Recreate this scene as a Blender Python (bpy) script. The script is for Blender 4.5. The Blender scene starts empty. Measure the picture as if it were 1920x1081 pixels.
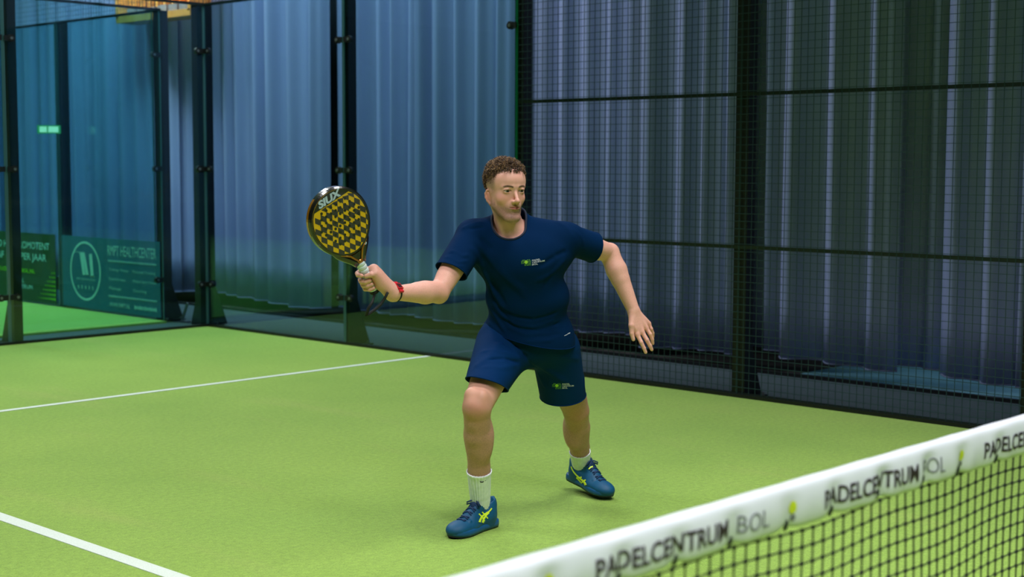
import bpy, bmesh, math, random
import numpy as np
from mathutils import Vector, Matrix
from mathutils.bvhtree import BVHTree

# ------------------------------------------------------------------ camera, light, exposure
scene = bpy.context.scene
COL = scene.collection
F_PX, YAW, PITCH, ROLL = 2741.9, 0.81617, 0.085635, 0.0034
CAM = np.array([1.9544, -1.5116, 1.5471])
def cam_axes():
    cy, sy, cp, sp = math.cos(YAW), math.sin(YAW), math.cos(PITCH), math.sin(PITCH)
    fwd = np.array([sy*cp, cy*cp, -sp]); right = np.array([cy, -sy, 0.0]); up = np.cross(right, fwd)
    cr, sr = math.cos(ROLL), math.sin(ROLL)
    return cr*right + sr*up, -sr*right + cr*up, fwd
RIGHT, UP, FWD = cam_axes()
cam_d = bpy.data.cameras.new('camera'); cam = bpy.data.objects.new('camera', cam_d); COL.objects.link(cam)
cam.matrix_world = Matrix(((RIGHT[0], UP[0], -FWD[0], CAM[0]), (RIGHT[1], UP[1], -FWD[1], CAM[1]),
                           (RIGHT[2], UP[2], -FWD[2], CAM[2]), (0, 0, 0, 1)))
cam_d.sensor_width = 36.0; cam_d.lens = F_PX/1920*36.0
cam_d.clip_start = 0.05; cam_d.clip_end = 200
cam_d.dof.use_dof = True; cam_d.dof.focus_distance = 6.1; cam_d.dof.aperture_fstop = 3.2
scene.camera = cam

world = bpy.data.worlds.new('world'); scene.world = world; world.use_nodes = True
world.node_tree.nodes['Background'].inputs[0].default_value = (0.35, 0.45, 0.6, 1)
world.node_tree.nodes['Background'].inputs[1].default_value = 0.10
vs = scene.view_settings
vs.view_transform = 'Standard'; vs.look = 'None'; vs.gamma = 1.0; vs.use_curve_mapping = False
vs.exposure = -0.12

def area(name, loc, size, power, color=(1, 0.97, 0.92), aim=(0, 0, -1)):
    d = bpy.data.lights.new(name, 'AREA'); d.shape = 'RECTANGLE'; d.size, d.size_y = size
    d.energy = power; d.color = color
    o = bpy.data.objects.new(name, d); COL.objects.link(o); o.location = loc
    o.rotation_euler = Vector(aim).to_track_quat('-Z', 'Y').to_euler()
    return o
# rows of LED panels under the hall ceiling, over both courts; some added as fill for player, turf and curtains
for X, Y, W, S in ((3.4, -1.0, 205, 118), (2.0, 5.0, 175, 118), (9.4, 11.8, 330, 155), (9.4, 8.0, 190, 155), (6.0, 7.6, 40, 110), (7.2, 1.0, 85, 84), (8.0, 15.0, 300, 118), (2.0, 12.0, 230, 118), (8.0, 21.0, 280, 118), (3.6, -4.8, 330, 122), (2.0, 19.0, 220, 118)):
    lamp = area('ceiling_and_fill_lamp', (X, Y, 6.6), (1.2, 2.4), W, (0.86, 0.93, 1.0) if X > 9 else (0.99, 0.98, 1.0)); lamp.data.spread = math.radians(S)
# cool fill added unseen behind the curtains to brighten the floor strip
area('aisle_fill', (12.5, 0.8, 1.1), (1.2, 6.0), 22, (0.55, 0.8, 1.0))

# ------------------------------------------------------------------ helpers
def s2l(c):
    return tuple((x/12.92 if x <= 0.04045 else ((x+0.055)/1.055)**2.4) for x in [v/255.0 for v in c])
def mat(name, rgb, rough=0.6, metal=0.0, noise=None, bump=None, spec=0.5, sheen=0.0, coat=0.0, emit=None):
    """noise = (scale, amount, second rgb or None); bump = (scale, strength)"""
    m = bpy.data.materials.new(name); m.use_nodes = True
    nt = m.node_tree; b = nt.nodes['Principled BSDF']
    col = s2l(rgb) + (1,)
    b.inputs['Base Color'].default_value = col
    b.inputs['Roughness'].default_value = rough; b.inputs['Metallic'].default_value = metal
    b.inputs['Specular IOR Level'].default_value = spec
    b.inputs['Sheen Weight'].default_value = sheen; b.inputs['Coat Weight'].default_value = coat
    if emit:
        b.inputs['Emission Color'].default_value = s2l(emit[0]) + (1,); b.inputs['Emission Strength'].default_value = emit[1]
    tc = nt.nodes.new('ShaderNodeTexCoord')
    if noise:
        n = nt.nodes.new('ShaderNodeTexNoise'); n.inputs['Scale'].default_value = noise[0]; n.inputs['Detail'].default_value = 5
        nt.links.new(tc.outputs['Object'], n.inputs['Vector'])
        mx = nt.nodes.new('ShaderNodeMix'); mx.data_type = 'RGBA'
        mx.inputs[6].default_value = col
        c2 = s2l(noise[2]) if len(noise) > 2 and noise[2] else tuple(v*0.55 for v in col[:3])
        mx.inputs[7].default_value = tuple(c2) + (1,)
        mr = nt.nodes.new('ShaderNodeMapRange'); mr.inputs[1].default_value = 0.3; mr.inputs[2].default_value = 0.7
        mr.inputs[3].default_value = 0; mr.inputs[4].default_value = noise[1]
        nt.links.new(n.outputs['Fac'], mr.inputs[0]); nt.links.new(mr.outputs[0], mx.inputs[0])
        nt.links.new(mx.outputs[2], b.inputs['Base Color'])
    if bump:
        n = nt.nodes.new('ShaderNodeTexNoise'); n.inputs['Scale'].default_value = bump[0]; n.inputs['Detail'].default_value = 4
        nt.links.new(tc.outputs['Object'], n.inputs['Vector'])
        bp = nt.nodes.new('ShaderNodeBump'); bp.inputs['Strength'].default_value = bump[1]; bp.inputs['Distance'].default_value = 0.01
        nt.links.new(n.outputs['Fac'], bp.inputs['Height']); nt.links.new(bp.outputs[0], b.inputs['Normal'])
    return m

class MB:
    """collects simple solids; build() links them as ONE mesh object"""
    def __init__(s): s.v = []; s.f = []; s.mi = []
    def add(s, vs_, fs, mi=0):
        o = len(s.v); s.v += [tuple(map(float, p)) for p in vs_]; s.f += [tuple(i+o for i in f) for f in fs]; s.mi += [mi]*len(fs); return s
    def box(s, c, d, R=None, mi=0):
        c = Vector(c); vs_ = []
        for x in (-1, 1):
            for y in (-1, 1):
                for z in (-1, 1):
                    p = Vector((x*d[0]/2, y*d[1]/2, z*d[2]/2))
                    if R is not None: p = R @ p
                    vs_.append(c+p)
        return s.add(vs_, [(0,1,3,2),(4,6,7,5),(0,4,5,1),(2,3,7,6),(0,2,6,4),(1,5,7,3)], mi)
    def tube(s, pts, r, n=8, mi=0, cap=True, closed=False):
        pts = [Vector(p) for p in pts]; m = len(pts)
        rr = r if hasattr(r, '__len__') else [r]*m
        rings = []; prev = None
        for i, p in enumerate(pts):
            if closed: t = pts[(i+1) % m]-pts[i-1]
            else: t = pts[min(i+1, m-1)]-pts[max(i-1, 0)]
            t = t.normalized() if t.length > 1e-9 else Vector((0, 0, 1))
            if prev is None:
                a = Vector((0, 0, 1)) if abs(t.z) < 0.9 else Vector((1, 0, 0))
                u = t.cross(a).normalized()
            else:
                u = (prev - t*prev.dot(t)); u = u.normalized() if u.length > 1e-6 else t.orthogonal().normalized()
            prev = u; w = t.cross(u)
            rings.append([p + (u*math.cos(2*math.pi*k/n) + w*math.sin(2*math.pi*k/n))*rr[i] for k in range(n)])
        vs_ = [q for rg in rings for q in rg]; fs = []
        for i in range(m if closed else m-1):
            j = (i+1) % m
            for k in range(n): fs.append((i*n+k, i*n+(k+1) % n, j*n+(k+1) % n, j*n+k))
        if cap and not closed: fs += [tuple(range(n-1, -1, -1)), tuple((m-1)*n+k for k in range(n))]
        return s.add(vs_, fs, mi)
    def prism(s, poly, axis_o, ax, ay, an, h, mi=0):
        """poly (2-D) in plane (ax, ay) at axis_o, extruded by h along an"""
        o = Vector(axis_o); ax, ay, an = Vector(ax), Vector(ay), Vector(an); n = len(poly)
        a = [o+ax*p[0]+ay*p[1] for p in poly]; b = [q+an*h for q in a]
        fs = [tuple(range(n-1, -1, -1)), tuple(range(n, 2*n))]+[(i, (i+1) % n, n+(i+1) % n, n+i) for i in range(n)]
        return s.add(a+b, fs, mi)
    def mesh(s, name):
        me = bpy.data.meshes.new(name); me.from_pydata(s.v, [], s.f); me.update(); return me
    def build(s, name, m, parent=None, smooth=False, loc=None):
        me = s.mesh(name)
        for x in (m if isinstance(m, (list, tuple)) else [m]): me.materials.append(x)
        if isinstance(m, (list, tuple)): me.polygons.foreach_set('material_index', s.mi)
        bm = bmesh.new(); bm.from_mesh(me); bmesh.ops.recalc_face_normals(bm, faces=bm.faces); bm.to_mesh(me); bm.free()
        if smooth: me.polygons.foreach_set('use_smooth', [True]*len(me.polygons))
        o = bpy.data.objects.new(name, me); COL.objects.link(o)
        if loc is not None: o.location = loc
        if parent is not None: o.parent = parent
        return o
def tag(o, label=None, cat=None, group=None, kind=None):
    if label: o['label'] = label
    if cat: o['category'] = cat
    if group: o['group'] = group
    if kind: o['kind'] = kind
    return o
def empty(name, loc=(0, 0, 0), rz=0.0):
    e = bpy.data.objects.new(name, None); COL.objects.link(e); e.location = loc; e.rotation_euler = (0, 0, rz); e.empty_display_size = 0.1
    return e
def struct(o, label=None):
    o['kind'] = 'structure'
    if label: o['label'] = label
    return o
def text_mesh(body, size=1.0, offset=0.0, extrude=0.0, align='LEFT', res=3, shear=0.0, space=1.0):
    cu = bpy.data.curves.new('txt', 'FONT'); cu.body = body; cu.size = size; cu.offset = offset; cu.extrude = extrude
    cu.align_x = align; cu.resolution_u = res; cu.shear = shear; cu.space_character = space
    o = bpy.data.objects.new('txt', cu); COL.objects.link(o)
    bpy.context.view_layer.update()
    me = bpy.data.meshes.new_from_object(o.evaluated_get(bpy.context.evaluated_depsgraph_get()))
    bpy.data.objects.remove(o); bpy.data.curves.remove(cu)
    return me
def text_obj(name, body, height, M, m, parent=None, width=None, bold=0.0, shear=0.0, align='LEFT', depth=0.0):
    """text whose capitals are `height` tall, its plane given by matrix M (x along, y up, z out)"""
    me = text_mesh(body, 1.0, bold, 0.0, 'LEFT', 3, shear)
    co = np.array([v.co[:] for v in me.vertices]); co[:, 0] -= co[:, 0].min(); w0 = co[:, 0].max()
    k = height/0.70; kx = width/w0 if width else k
    off = {'LEFT': 0, 'CENTER': -0.5*w0*kx, 'RIGHT': -w0*kx}[align]
    for v, c in zip(me.vertices, co): v.co = M @ Vector((c[0]*kx+off, c[1]*k, 0))
    me.materials.append(m); me.name = name
    o = bpy.data.objects.new(name, me); COL.objects.link(o)
    if parent is not None: o.parent = parent
    return o

# ------------------------------------------------------------------ materials of the place
M_black = mat('black_powder_coat', (14, 17, 20), 0.45, noise=(30, 0.4))
M_blackrail = mat('dark_green_steel', (13, 26, 27), 0.4)
M_wire = mat('green_black_wire', (34, 62, 70), 0.4)
M_steel = mat('galvanised_steel', (150, 155, 160), 0.4, 0.8, noise=(60, 0.5))
M_white = mat('line_white', (225, 232, 225), 0.9, noise=(220, 0.5, (178, 200, 165)), bump=(400, 0.4))
M_rubber = mat('dark_hall_floor', (54, 70, 79), 0.8, noise=(14, 0.6, (42, 57, 66)), bump=(200, 0.1))

def turf_material(name, c1, c2, c3):
    m = bpy.data.materials.new(name); m.use_nodes = True; nt = m.node_tree; b = nt.nodes['Principled BSDF']
    tc = nt.nodes.new('ShaderNodeTexCoord')
    def noise(scale, detail=3, rough=0.6, vec=None):
        n = nt.nodes.new('ShaderNodeTexNoise'); n.inputs['Scale'].default_value = scale; n.inputs['Detail'].default_value = detail
        n.inputs['Roughness'].default_value = rough
        nt.links.new(vec or tc.outputs['Object'], n.inputs['Vector']); return n.outputs['Fac']
    def mrange(s, a, b_, c, d):
        r = nt.nodes.new('ShaderNodeMapRange'); nt.links.new(s, r.inputs[0])
        for i, v in zip((1, 2, 3, 4), (a, b_, c, d)): r.inputs[i].default_value = v
        return r.outputs[0]
    def mix(f, a, b_):
        x = nt.nodes.new('ShaderNodeMix'); x.data_type = 'RGBA'
        nt.links.new(f, x.inputs[0])
        for s, i in ((a, 6), (b_, 7)):
            if isinstance(s, tuple): x.inputs[i].default_value = s + (1,)
            else: nt.links.new(s, x.inputs[i])
        return x.outputs[2]
    mp = nt.nodes.new('ShaderNodeMapping'); mp.inputs['Scale'].default_value = (1.0, 0.22, 1); mp.inputs['Rotation'].default_value = (0, 0, 0.5)
    nt.links.new(tc.outputs['Object'], mp.inputs['Vector'])
    big = mrange(noise(0.8, 5), 0.35, 0.68, 0, 1)
    fine = mrange(noise(150, 3), 0.3, 0.72, 0, 1)
    fine2 = mrange(noise(38, 3), 0.35, 0.68, 0, 1)
    wear = mrange(noise(2.2, 6, 0.65, mp.outputs[0]), 0.56, 0.82, 0, 0.75)
    c = mix(big, s2l(c1), s2l(c2))
    c = mix(wear, c, s2l(c3))
    dark = nt.nodes.new('ShaderNodeMix'); dark.data_type = 'RGBA'; dark.blend_type = 'MULTIPLY'
    nt.links.new(c, dark.inputs[6]); dark.inputs[0].default_value = 1.0
    add = nt.nodes.new('ShaderNodeMath'); add.operation = 'MULTIPLY_ADD'; nt.links.new(fine, add.inputs[0]); add.inputs[1].default_value = 0.42
    t = mrange(fine2, 0, 1, 0.60, 0.82); nt.links.new(t, add.inputs[2])
    nt.links.new(add.outputs[0], dark.inputs[7])
    nt.links.new(dark.outputs[2], b.inputs['Base Color'])
    b.inputs['Roughness'].default_value = 0.9; b.inputs['Specular IOR Level'].default_value = 0.15
    b.inputs['Sheen Weight'].default_value = 0.15
    bp = nt.nodes.new('ShaderNodeBump'); bp.inputs['Strength'].default_value = 0.55; bp.inputs['Distance'].default_value = 0.006
    nt.links.new(fine, bp.inputs['Height']); nt.links.new(bp.outputs[0], b.inputs['Normal'])
    return m
M_turf = turf_material('short_green_turf', (150, 184, 76), (138, 174, 70), (162, 180, 90))

def glass_material(name, tint, refl=1.0):
    m = bpy.data.materials.new(name); m.use_nodes = True; nt = m.node_tree
    nt.nodes.remove(nt.nodes['Principled BSDF']); out = nt.nodes['Material Output']
    tr = nt.nodes.new('ShaderNodeBsdfTransparent'); tr.inputs[0].default_value = tint + (1,)
    gl = nt.nodes.new('ShaderNodeBsdfGlossy'); gl.inputs['Roughness'].default_value = 0.02; gl.inputs[0].default_value = (1, 1, 1, 1)
    lw = nt.nodes.new('ShaderNodeLayerWeight'); lw.inputs[0].default_value = 0.5
    pw = nt.nodes.new('ShaderNodeMath'); pw.operation = 'POWER'; pw.inputs[1].default_value = 5.0
    nt.links.new(lw.outputs['Facing'], pw.inputs[0])
    fr = nt.nodes.new('ShaderNodeMath'); fr.operation = 'MULTIPLY_ADD'; fr.inputs[1].default_value = 0.9; fr.inputs[2].default_value = 0.042
    nt.links.new(pw.outputs[0], fr.inputs[0])
    mx = nt.nodes.new('ShaderNodeMixShader')
    nt.links.new(fr.outputs[0], mx.inputs[0]); nt.links.new(tr.outputs[0], mx.inputs[1]); nt.links.new(gl.outputs[0], mx.inputs[2])
    nt.links.new(mx.outputs[0], out.inputs[0])
    return m
M_glass = glass_material('tempered_glass', (0.66, 0.86, 0.87))
M_gedge2 = mat('glass_edge', (70, 110, 118), 0.25, spec=0.6)
M_gedge = mat('glass_edge_green', (0, 92, 58), 0.25, spec=0.6)

# ------------------------------------------------------------------ the hall
def slab(name, x0, x1, y0, y1, z0, z1, m, label=None):
    return struct(MB().box(((x0+x1)/2, (y0+y1)/2, (z0+z1)/2), (x1-x0, y1-y0, z1-z0)).build(name, m), label)
slab('floor', -10, 11.2, -22, 32, -0.30, -0.018, M_rubber, 'dark grey hall floor around the courts')
slab('floor_turf', -0.0, 10.0, -10, 10.0, -0.018, 0.0, M_turf, 'green artificial turf of the court')
slab('floor_turf_far', 0.0, 9.97, 10.64, 30, -0.018, 0.0, M_turf, 'green turf of the neighbouring court behind the glass')
M_pale = mat('pale_floor_blue_light', (120, 170, 185), 0.45, noise=(1.4, 0.7, (86, 128, 146)))  # pale floor; the blue light falling on it is painted into the colour
M_dkstrip = mat('dark_underlay', (28, 24, 25), 0.8, noise=(6, 0.7, (52, 44, 42)))
slab('floor_pale', 11.2, 14.0, -22, 4.4, -0.30, -0.03, M_pale, 'pale floor strip showing under the curtains, blue light painted in')
slab('floor_underlay', 11.2, 14.0, 4.4, 32, -0.30, -0.03, M_dkstrip, 'dark floor strip behind the curtains')
slab('trim_1', 11.16, 11.2, -22, 32, -0.018, 0.006, M_black, 'black floor edge in front of the curtains')
M_wall = mat('hall_wall', (136, 158, 204), 0.9, noise=(0.6, 0.5))  # unseen walls and ceiling, tinted pale blue to bounce cool fill
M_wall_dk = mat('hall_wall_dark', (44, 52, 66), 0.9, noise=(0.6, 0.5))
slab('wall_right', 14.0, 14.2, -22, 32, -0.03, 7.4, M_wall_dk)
slab('wall_left', -10.2, -10, -22, 32, -0.02, 7.4, M_wall)
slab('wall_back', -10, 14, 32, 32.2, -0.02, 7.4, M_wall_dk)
slab('wall_front', -10, 14, -22.2, -22, -0.02, 7.4, M_wall)
slab('ceiling', -10.2, 14.2, -22.2, 32.2, 7.4, 7.6, M_wall)
# lines let into the turf
def line(x0, x1, y0, y1, lab):
    o = MB().box(((x0+x1)/2, (y0+y1)/2, 0.0), (x1-x0, y1-y0, 0.006)).build('court_line', M_white)
    return struct(o, lab)
line(0.0, 9.98, 6.925, 6.975, 'white service line running across the turf to the glass')
line(4.965, 5.035, 0.0, 6.925, 'white centre line on the near turf, lower left')
line(0.2, 9.9, 13.66, 13.71, 'white line on the turf of the neighbouring court')

# ------------------------------------------------------------------ cage: posts, glass, mesh
def post(loc, out, lab, h=3.0, w=0.08, brace=False, group='steel posts of the court cage'):
    """square steel post standing outside the court; out = outward unit vector"""
    e = empty('fence_post', loc); out = Vector(out); side = Vector((-out.y, out.x, 0))
    R = Matrix((side, out, Vector((0, 0, 1)))).transposed()
    c = out*(0.045+0.015)
    MB().box(c+Vector((0, 0, h/2)), (w, 0.09, h), R).build('tube', M_black, e)
    MB().box(out*0.11+Vector((0, 0, -0.004)), (0.20, 0.24, 0.014), R).build('base_plate', M_black, e)
    for s in (-1, 1):
        MB().prism([(0.09, 0.0), (0.25, 0.0), (0.10, 0.42), (0.09, 0.42)], side*(s*0.03), out, (0, 0, 1), side*0.008, 1.0).build('gusset', M_black, e)
        for d in (0.03, 0.19):
            MB().tube([out*d+side*(s*0.08)+Vector((0, 0, 0.0)), out*d+side*(s*0.08)+Vector((0, 0, 0.022))], 0.013, 6).build('anchor_bolt', M_steel, e)
    tag(e, lab, 'post', group)
    return e
def pane(o, u, length, z0, z1, lab, clamp_z=(0.40, 1.48, 2.57), ends=(1, 1), name='glass_panel', green_end=None):
    """glass sheet from o along unit u; clamps with bolts near both ends"""
    e = empty(name, o); u = Vector(u); n = Vector((-u.y, u.x, 0)); R = Matrix((u, n, Vector((0, 0, 1)))).transposed()
    MB().box(u*(length/2)+Vector((0, 0, (z0+z1)/2)), (length-0.012, 0.012, z1-z0), R).build('pane', M_glass, e)
    for k, t in enumerate((0.008, length-0.008)):
        w = 0.010 if green_end != k else 0.022
        MB().box(u*t+Vector((0, 0, (z0+z1)/2)), (w, 0.0126, z1-z0), R).build('edge', M_gedge if green_end == k else M_gedge2, e)
    for k, t in enumerate((0.075, length-0.075)):
        if not ends[k]: continue
        for z in clamp_z:
            c = MB(); c.tube([u*t+n*-0.016+Vector((0, 0, z)), u*t+n*0.016+Vector((0, 0, z))], 0.030, 16)
            c.box(u*(t+(0.03 if k else -0.03))+Vector((0, 0, z)), (0.07, 0.03, 0.045), R)
            cl = c.build('clamp', M_black, e)
            MB().tube([u*t+n*-0.022+Vector((0, 0, z)), u*t+n*0.022+Vector((0, 0, z))], 0.012, 8).build('bolt', M_steel, cl)
    tag(e, lab, 'glass panel', 'glass panels of the cage')
    return e
def mesh_panel(o, u, length, z0, z1, rails, lab, step=0.05, rr=0.012, wr=0.0017):
    e = empty('mesh_panel', o); u = Vector(u); n = Vector((-u.y, u.x, 0)); R = Matrix((u, n, Vector((0, 0, 1)))).transposed()
    w = MB()
    nv = int(round(length/step)); nh = int(round((z1-z0)/step))
    for i in range(nv+1):
        t = min(i*step+0.004, length-0.003); w.box(u*t+Vector((0, 0, (z0+z1)/2)), (2*wr, 2*wr, z1-z0), R)
    for j in range(nh+1):
        z = z0+j*step; w.box(u*(length/2)+n*(2*wr)+Vector((0, 0, z)), (length, 2*wr, 2*wr), R)
    tag(w.build('wire_mesh', M_wire, e), kind='stuff', label='fine square welded wire grid')
    for z in rails:
        MB().box(u*(length/2)+n*-0.012+Vector((0, 0, z)), (length, 0.024, 2*rr), R).build('rail', M_blackrail, e)
    tag(e, lab, 'wire fence', 'welded mesh panels')
    return e
P = 'black steel post '
cp = empty('fence_post', (10.02, 10.06, 0))
MB().box((0, 0, 1.5), (0.17, 0.09, 3.0)).build('tube', M_black, cp)
MB().box((0.02, 0.03, -0.004), (0.30, 0.22, 0.014)).build('base_plate', M_black, cp)
for s in (-1, 1):
    MB().prism([(0.05, 0.0), (0.20, 0.0), (0.06, 0.42), (0.05, 0.42)], (s*0.03, 0, 0), (0, 1, 0), (0, 0, 1), (0.008, 0, 0), 1.0).build('gusset', M_black, cp)
    MB().tube([(s*0.11, -0.02, 0), (s*0.11, -0.02, 0.022)], 0.014, 6).build('anchor_bolt', M_steel, cp)
MB().prism([(0.085, 0.0), (0.25, 0.0), (0.10, 0.42), (0.085, 0.42)], (0, 0.0, 0), (1, 0, 0), (0, 0, 1), (0, 0.008, 0), 1.0).build('gusset', M_black, cp)
tag(cp, P+'at the far corner where both glass walls meet', 'post', 'steel posts of the court cage')
post((8.09, 10, 0), (0, 1, 0), P+'between the back glass panes at left edge')
post((10, 8, 0), (1, 0, 0), P+'between the two side glass panes, behind the racket')
post((10, 6, 0), (1, 0, 0), P+'where side glass meets wire mesh, above the player', w=0.09)
post((10, 4, 0), (1, 0, 0), P+'in the middle of the wire mesh fence', w=0.10)
post((10, 2, 0), (1, 0, 0), P+'of the mesh fence at the right edge', w=0.11)
post((10, 10.80, 0), (1, 0, 0), P+'at the near corner of the neighbouring court', w=0.12)
post((10, 12.66, 0), (1, 0, 0), P+'between the two advertising banners', w=0.12)
pane((8, 10, 0), (1, 0, 0), 2.0, 0.005, 3.0, 'tall clear back wall glass pane left of the corner')
pane((6, 10, 0), (1, 0, 0), 2.0, 0.005, 3.0, 'back wall glass pane cut by the left photo edge')
pane((10, 8, 0), (0, 1, 0), 2.0, 0.005, 3.0, 'side wall glass pane next to the far corner')
pane((10, 6, 0), (0, 1, 0), 2.0, 0.005, 3.0, 'side wall glass pane with green edge beside the mesh', green_end=0, ends=(1, 1))
pane((8, 10.72, 0), (1, 0, 0), 2.0, 0.005, 3.0, 'end wall glass pane of the neighbouring court', ends=(0, 1))
pane((10, 10.85, 0), (0, 1, 0), 1.8, 0.005, 3.0, 'neighbouring court side glass behind the teal banner', ends=(0, 0))
pane((10, 12.68, 0), (0, 1, 0), 1.9, 0.005, 3.0, 'neighbouring court side glass behind the green banner', ends=(0, 0))
mesh_panel((10, 4, 0), (0, 1, 0), 2.0, 0.02, 3.0, (0.02, 1.0, 2.0, 3.0), 'wire mesh fence panel behind the player')
mesh_panel((10, 2, 0), (0, 1, 0), 2.0, 0.02, 3.0, (0.02, 1.0, 2.0, 3.0), 'wire mesh fence panel right of the middle post')
mesh_panel((10, 0, 0), (0, 1, 0), 2.0, 0.02, 3.0, (0.02, 1.0, 2.0, 3.0), 'wire mesh fence panel at the right edge past the last post')
mesh_panel((8, 10, 0), (1, 0, 0), 2.0, 3.0, 4.0, (3.0, 4.0), 'wire mesh strip above the back wall glass')
mesh_panel((8, 10.72, 0), (1, 0, 0), 2.0, 3.0, 4.0, (3.0, 4.0), 'wire mesh strip above the neighbouring end wall glass')
mesh_panel((10, 10.8, 0), (0, 1, 0), 3.8, 3.0, 4.0, (3.0, 4.0), 'wire mesh strip above the neighbouring side glass')
mesh_panel((10, 8, 0), (0, 1, 0), 2.0, 3.0, 4.0, (3.0, 4.0), 'wire mesh strip above the corner side glass')
# low base rails the glass and mesh stand on
for (a, b, lab) in (((10, 0), (10, 10), 'side'), ((6, 10), (10, 10), 'back')):
    c = ((a[0]+b[0])/2, (a[1]+b[1])/2, 0.008); d = (0.05 if a[0] == b[0] else b[0]-a[0], 0.05 if a[1] == b[1] else b[1]-a[1], 0.03)
    struct(MB().box((c[0]+(0.012 if lab == 'side' else 0), c[1]+(0.012 if lab == 'back' else 0), c[2]), d).build('baseboard_'+lab, M_black), 'dark base rail under the %s wall of the cage' % lab)
# pale brace leaning at the neighbouring corner post
br = empty('brace', (10.14, 10.58, 0))
MB().box((0, 0, 0.085), (0.012, 0.03, 0.20), Matrix.Rotation(math.radians(28), 3, 'X')).build('bar', M_steel, br)
MB().box((0, 0.0, -0.01), (0.05, 0.12, 0.014)).build('foot', M_steel, br)
tag(br, 'short pale metal brace on the floor between the two courts', 'brace')

# ------------------------------------------------------------------ curtains
def curtain_material():
    m = bpy.data.materials.new('grey_blue_curtain'); m.use_nodes = True; nt = m.node_tree; b = nt.nodes['Principled BSDF']
    tc = nt.nodes.new('ShaderNodeTexCoord'); mp = nt.nodes.new('ShaderNodeMapping'); mp.inputs['Scale'].default_value = (1, 1, 0.12)
    nt.links.new(tc.outputs['Object'], mp.inputs[0])
    n = nt.nodes.new('ShaderNodeTexNoise'); n.inputs['Scale'].default_value = 3.0; n.inputs['Detail'].default_value = 5
    nt.links.new(mp.outputs[0], n.inputs['Vector'])
    mx = nt.nodes.new('ShaderNodeMix'); mx.data_type = 'RGBA'; mx.inputs[6].default_value = s2l((152, 160, 204))+(1,); mx.inputs[7].default_value = s2l((126, 136, 184))+(1,)
    nt.links.new(n.outputs['Fac'], mx.inputs[0]); nt.links.new(mx.outputs[2], b.inputs['Base Color'])
    b.inputs['Roughness'].default_value = 0.40; b.inputs['Sheen Weight'].default_value = 0.0; b.inputs['Specular IOR Level'].default_value = 0.4; b.inputs['Specular Tint'].default_value = (0.80, 0.88, 1.0, 1)
    return m
M_curtain = curtain_material()
M_hem = mat('curtain_hem', (96, 104, 138), 0.7)
def curtain(y0, y1, hem, seed, lab, X=11.34, top=5.2, amp=0.15):
    """pleated hanging panel between y0 and y1"""
    rnd = random.Random(seed); e = empty('curtain', (X, (y0+y1)/2, hem)); L = y1-y0
    kn = [0.0]
    while kn[-1] < L: kn.append(kn[-1]+rnd.uniform(0.22, 0.38))
    kn = [k*L/kn[-1] for k in kn]; am = [rnd.uniform(0.55, 1.0) for _ in kn]; sk = [rnd.uniform(0.58, 0.86) for _ in kn]
    ys = np.linspace(0, L, max(12, int(L/0.012))); zs = np.linspace(0, top-hem, 14)
    V = []; F = []
    for j, z in enumerate(zs):
        k1 = z/(top-hem)
        for y in ys:
            i = min(max(0, int(np.searchsorted(kn, y, side='right'))-1), len(kn)-2)
            t = (y-kn[i])/(kn[i+1]-kn[i]); s = sk[i]
            # steep fall on one flank of the fold, long flat flank on the other
            f = (0.5-0.5*math.cos(math.pi*t/s)) if t < s else (0.5+0.5*math.cos(math.pi*(t-s)/(1-s)))
            f = f**0.8
            dx = -amp*am[i]*f*(0.95+0.08*math.sin(3*k1+i+seed))
            if t < s: dx -= 0.020*math.sin(2*math.pi*t/s+i)*math.sin(math.pi*t/s)
            yy = y + 0.012*math.sin(2.2*k1*(1+0.3*i)+i*1.7+seed)*(1-k1)
            V.append((dx, yy-L/2, z + (0.012*math.sin(y*5+seed) if j == 0 else 0)))
    n = len(ys)
    for j in range(len(zs)-1):
        for i in range(n-1): F.append((j*n+i, j*n+i+1, (j+1)*n+i+1, (j+1)*n+i))
    o = MB().add(V, F).build('cloth', M_curtain, e, smooth=True)
    md = o.modifiers.new('thick', 'SOLIDIFY'); md.thickness = 0.004
    hb = MB(); pts = [Vector(V[i])+Vector((0, 0, 0.004)) for i in range(0, n, 2)]
    hb.tube(pts, 0.006, 6).build('hem', M_hem, e)
    tag(e, lab, 'curtain', 'grey-blue hall curtains')
    return e
CL = [(2.42, 3.22, 0.085, 'at the right edge behind the mesh fence'), (3.16, 3.60, 0.115, 'narrow, left of the rightmost one behind the mesh'),
      (3.56, 4.52, 0.09, 'right of the middle mesh post'), (4.46, 4.86, 0.125, 'showing just at the middle mesh post'),
      (4.80, 5.86, 0.075, 'behind the player\'s lowered hand'), (5.80, 6.98, 0.115, 'behind the player\'s head and shoulder'),
      (7.22, 8.50, 0.10, 'between player and racket, behind side glass'), (8.48, 9.40, 0.09, 'right behind the racket'),
      (9.78, 10.98, 0.085, 'behind the side glass by the far corner'), (11.02, 12.32, 0.10, 'seen in the gap between the two courts'),
      (12.4, 14.1, 0.1, 'behind the teal banner court'), (14.25, 16.4, 0.1, 'behind the green banner court'), (16.5, 19.2, 0.1, 'far left, deepest in the hall'),
      (0.6, 2.36, 0.09, 'past the right photo edge'), (-1.4, 0.66, 0.1, 'added out of view beside the end of the net'), (-3.6, -1.46, 0.09, 'added out of view behind the near half court'), (-6.0, -3.5, 0.1, 'added out of view, furthest along the near half court')]  # last three are out of view, added to hide the lamp behind from reflections
for i, (a, b, h, l) in enumerate(CL):
    curtain(a, b+(0.46 if i % 2 else 0.0), h, 3+i*7, 'grey-blue pleated curtain '+l, X=11.33+0.17*(i % 2))
rl = empty('curtain_rail', (11.36, 9, 5.22))
MB().box((0, 0, 0.03), (0.06, 21, 0.05)).build('track', M_steel, rl)
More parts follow.
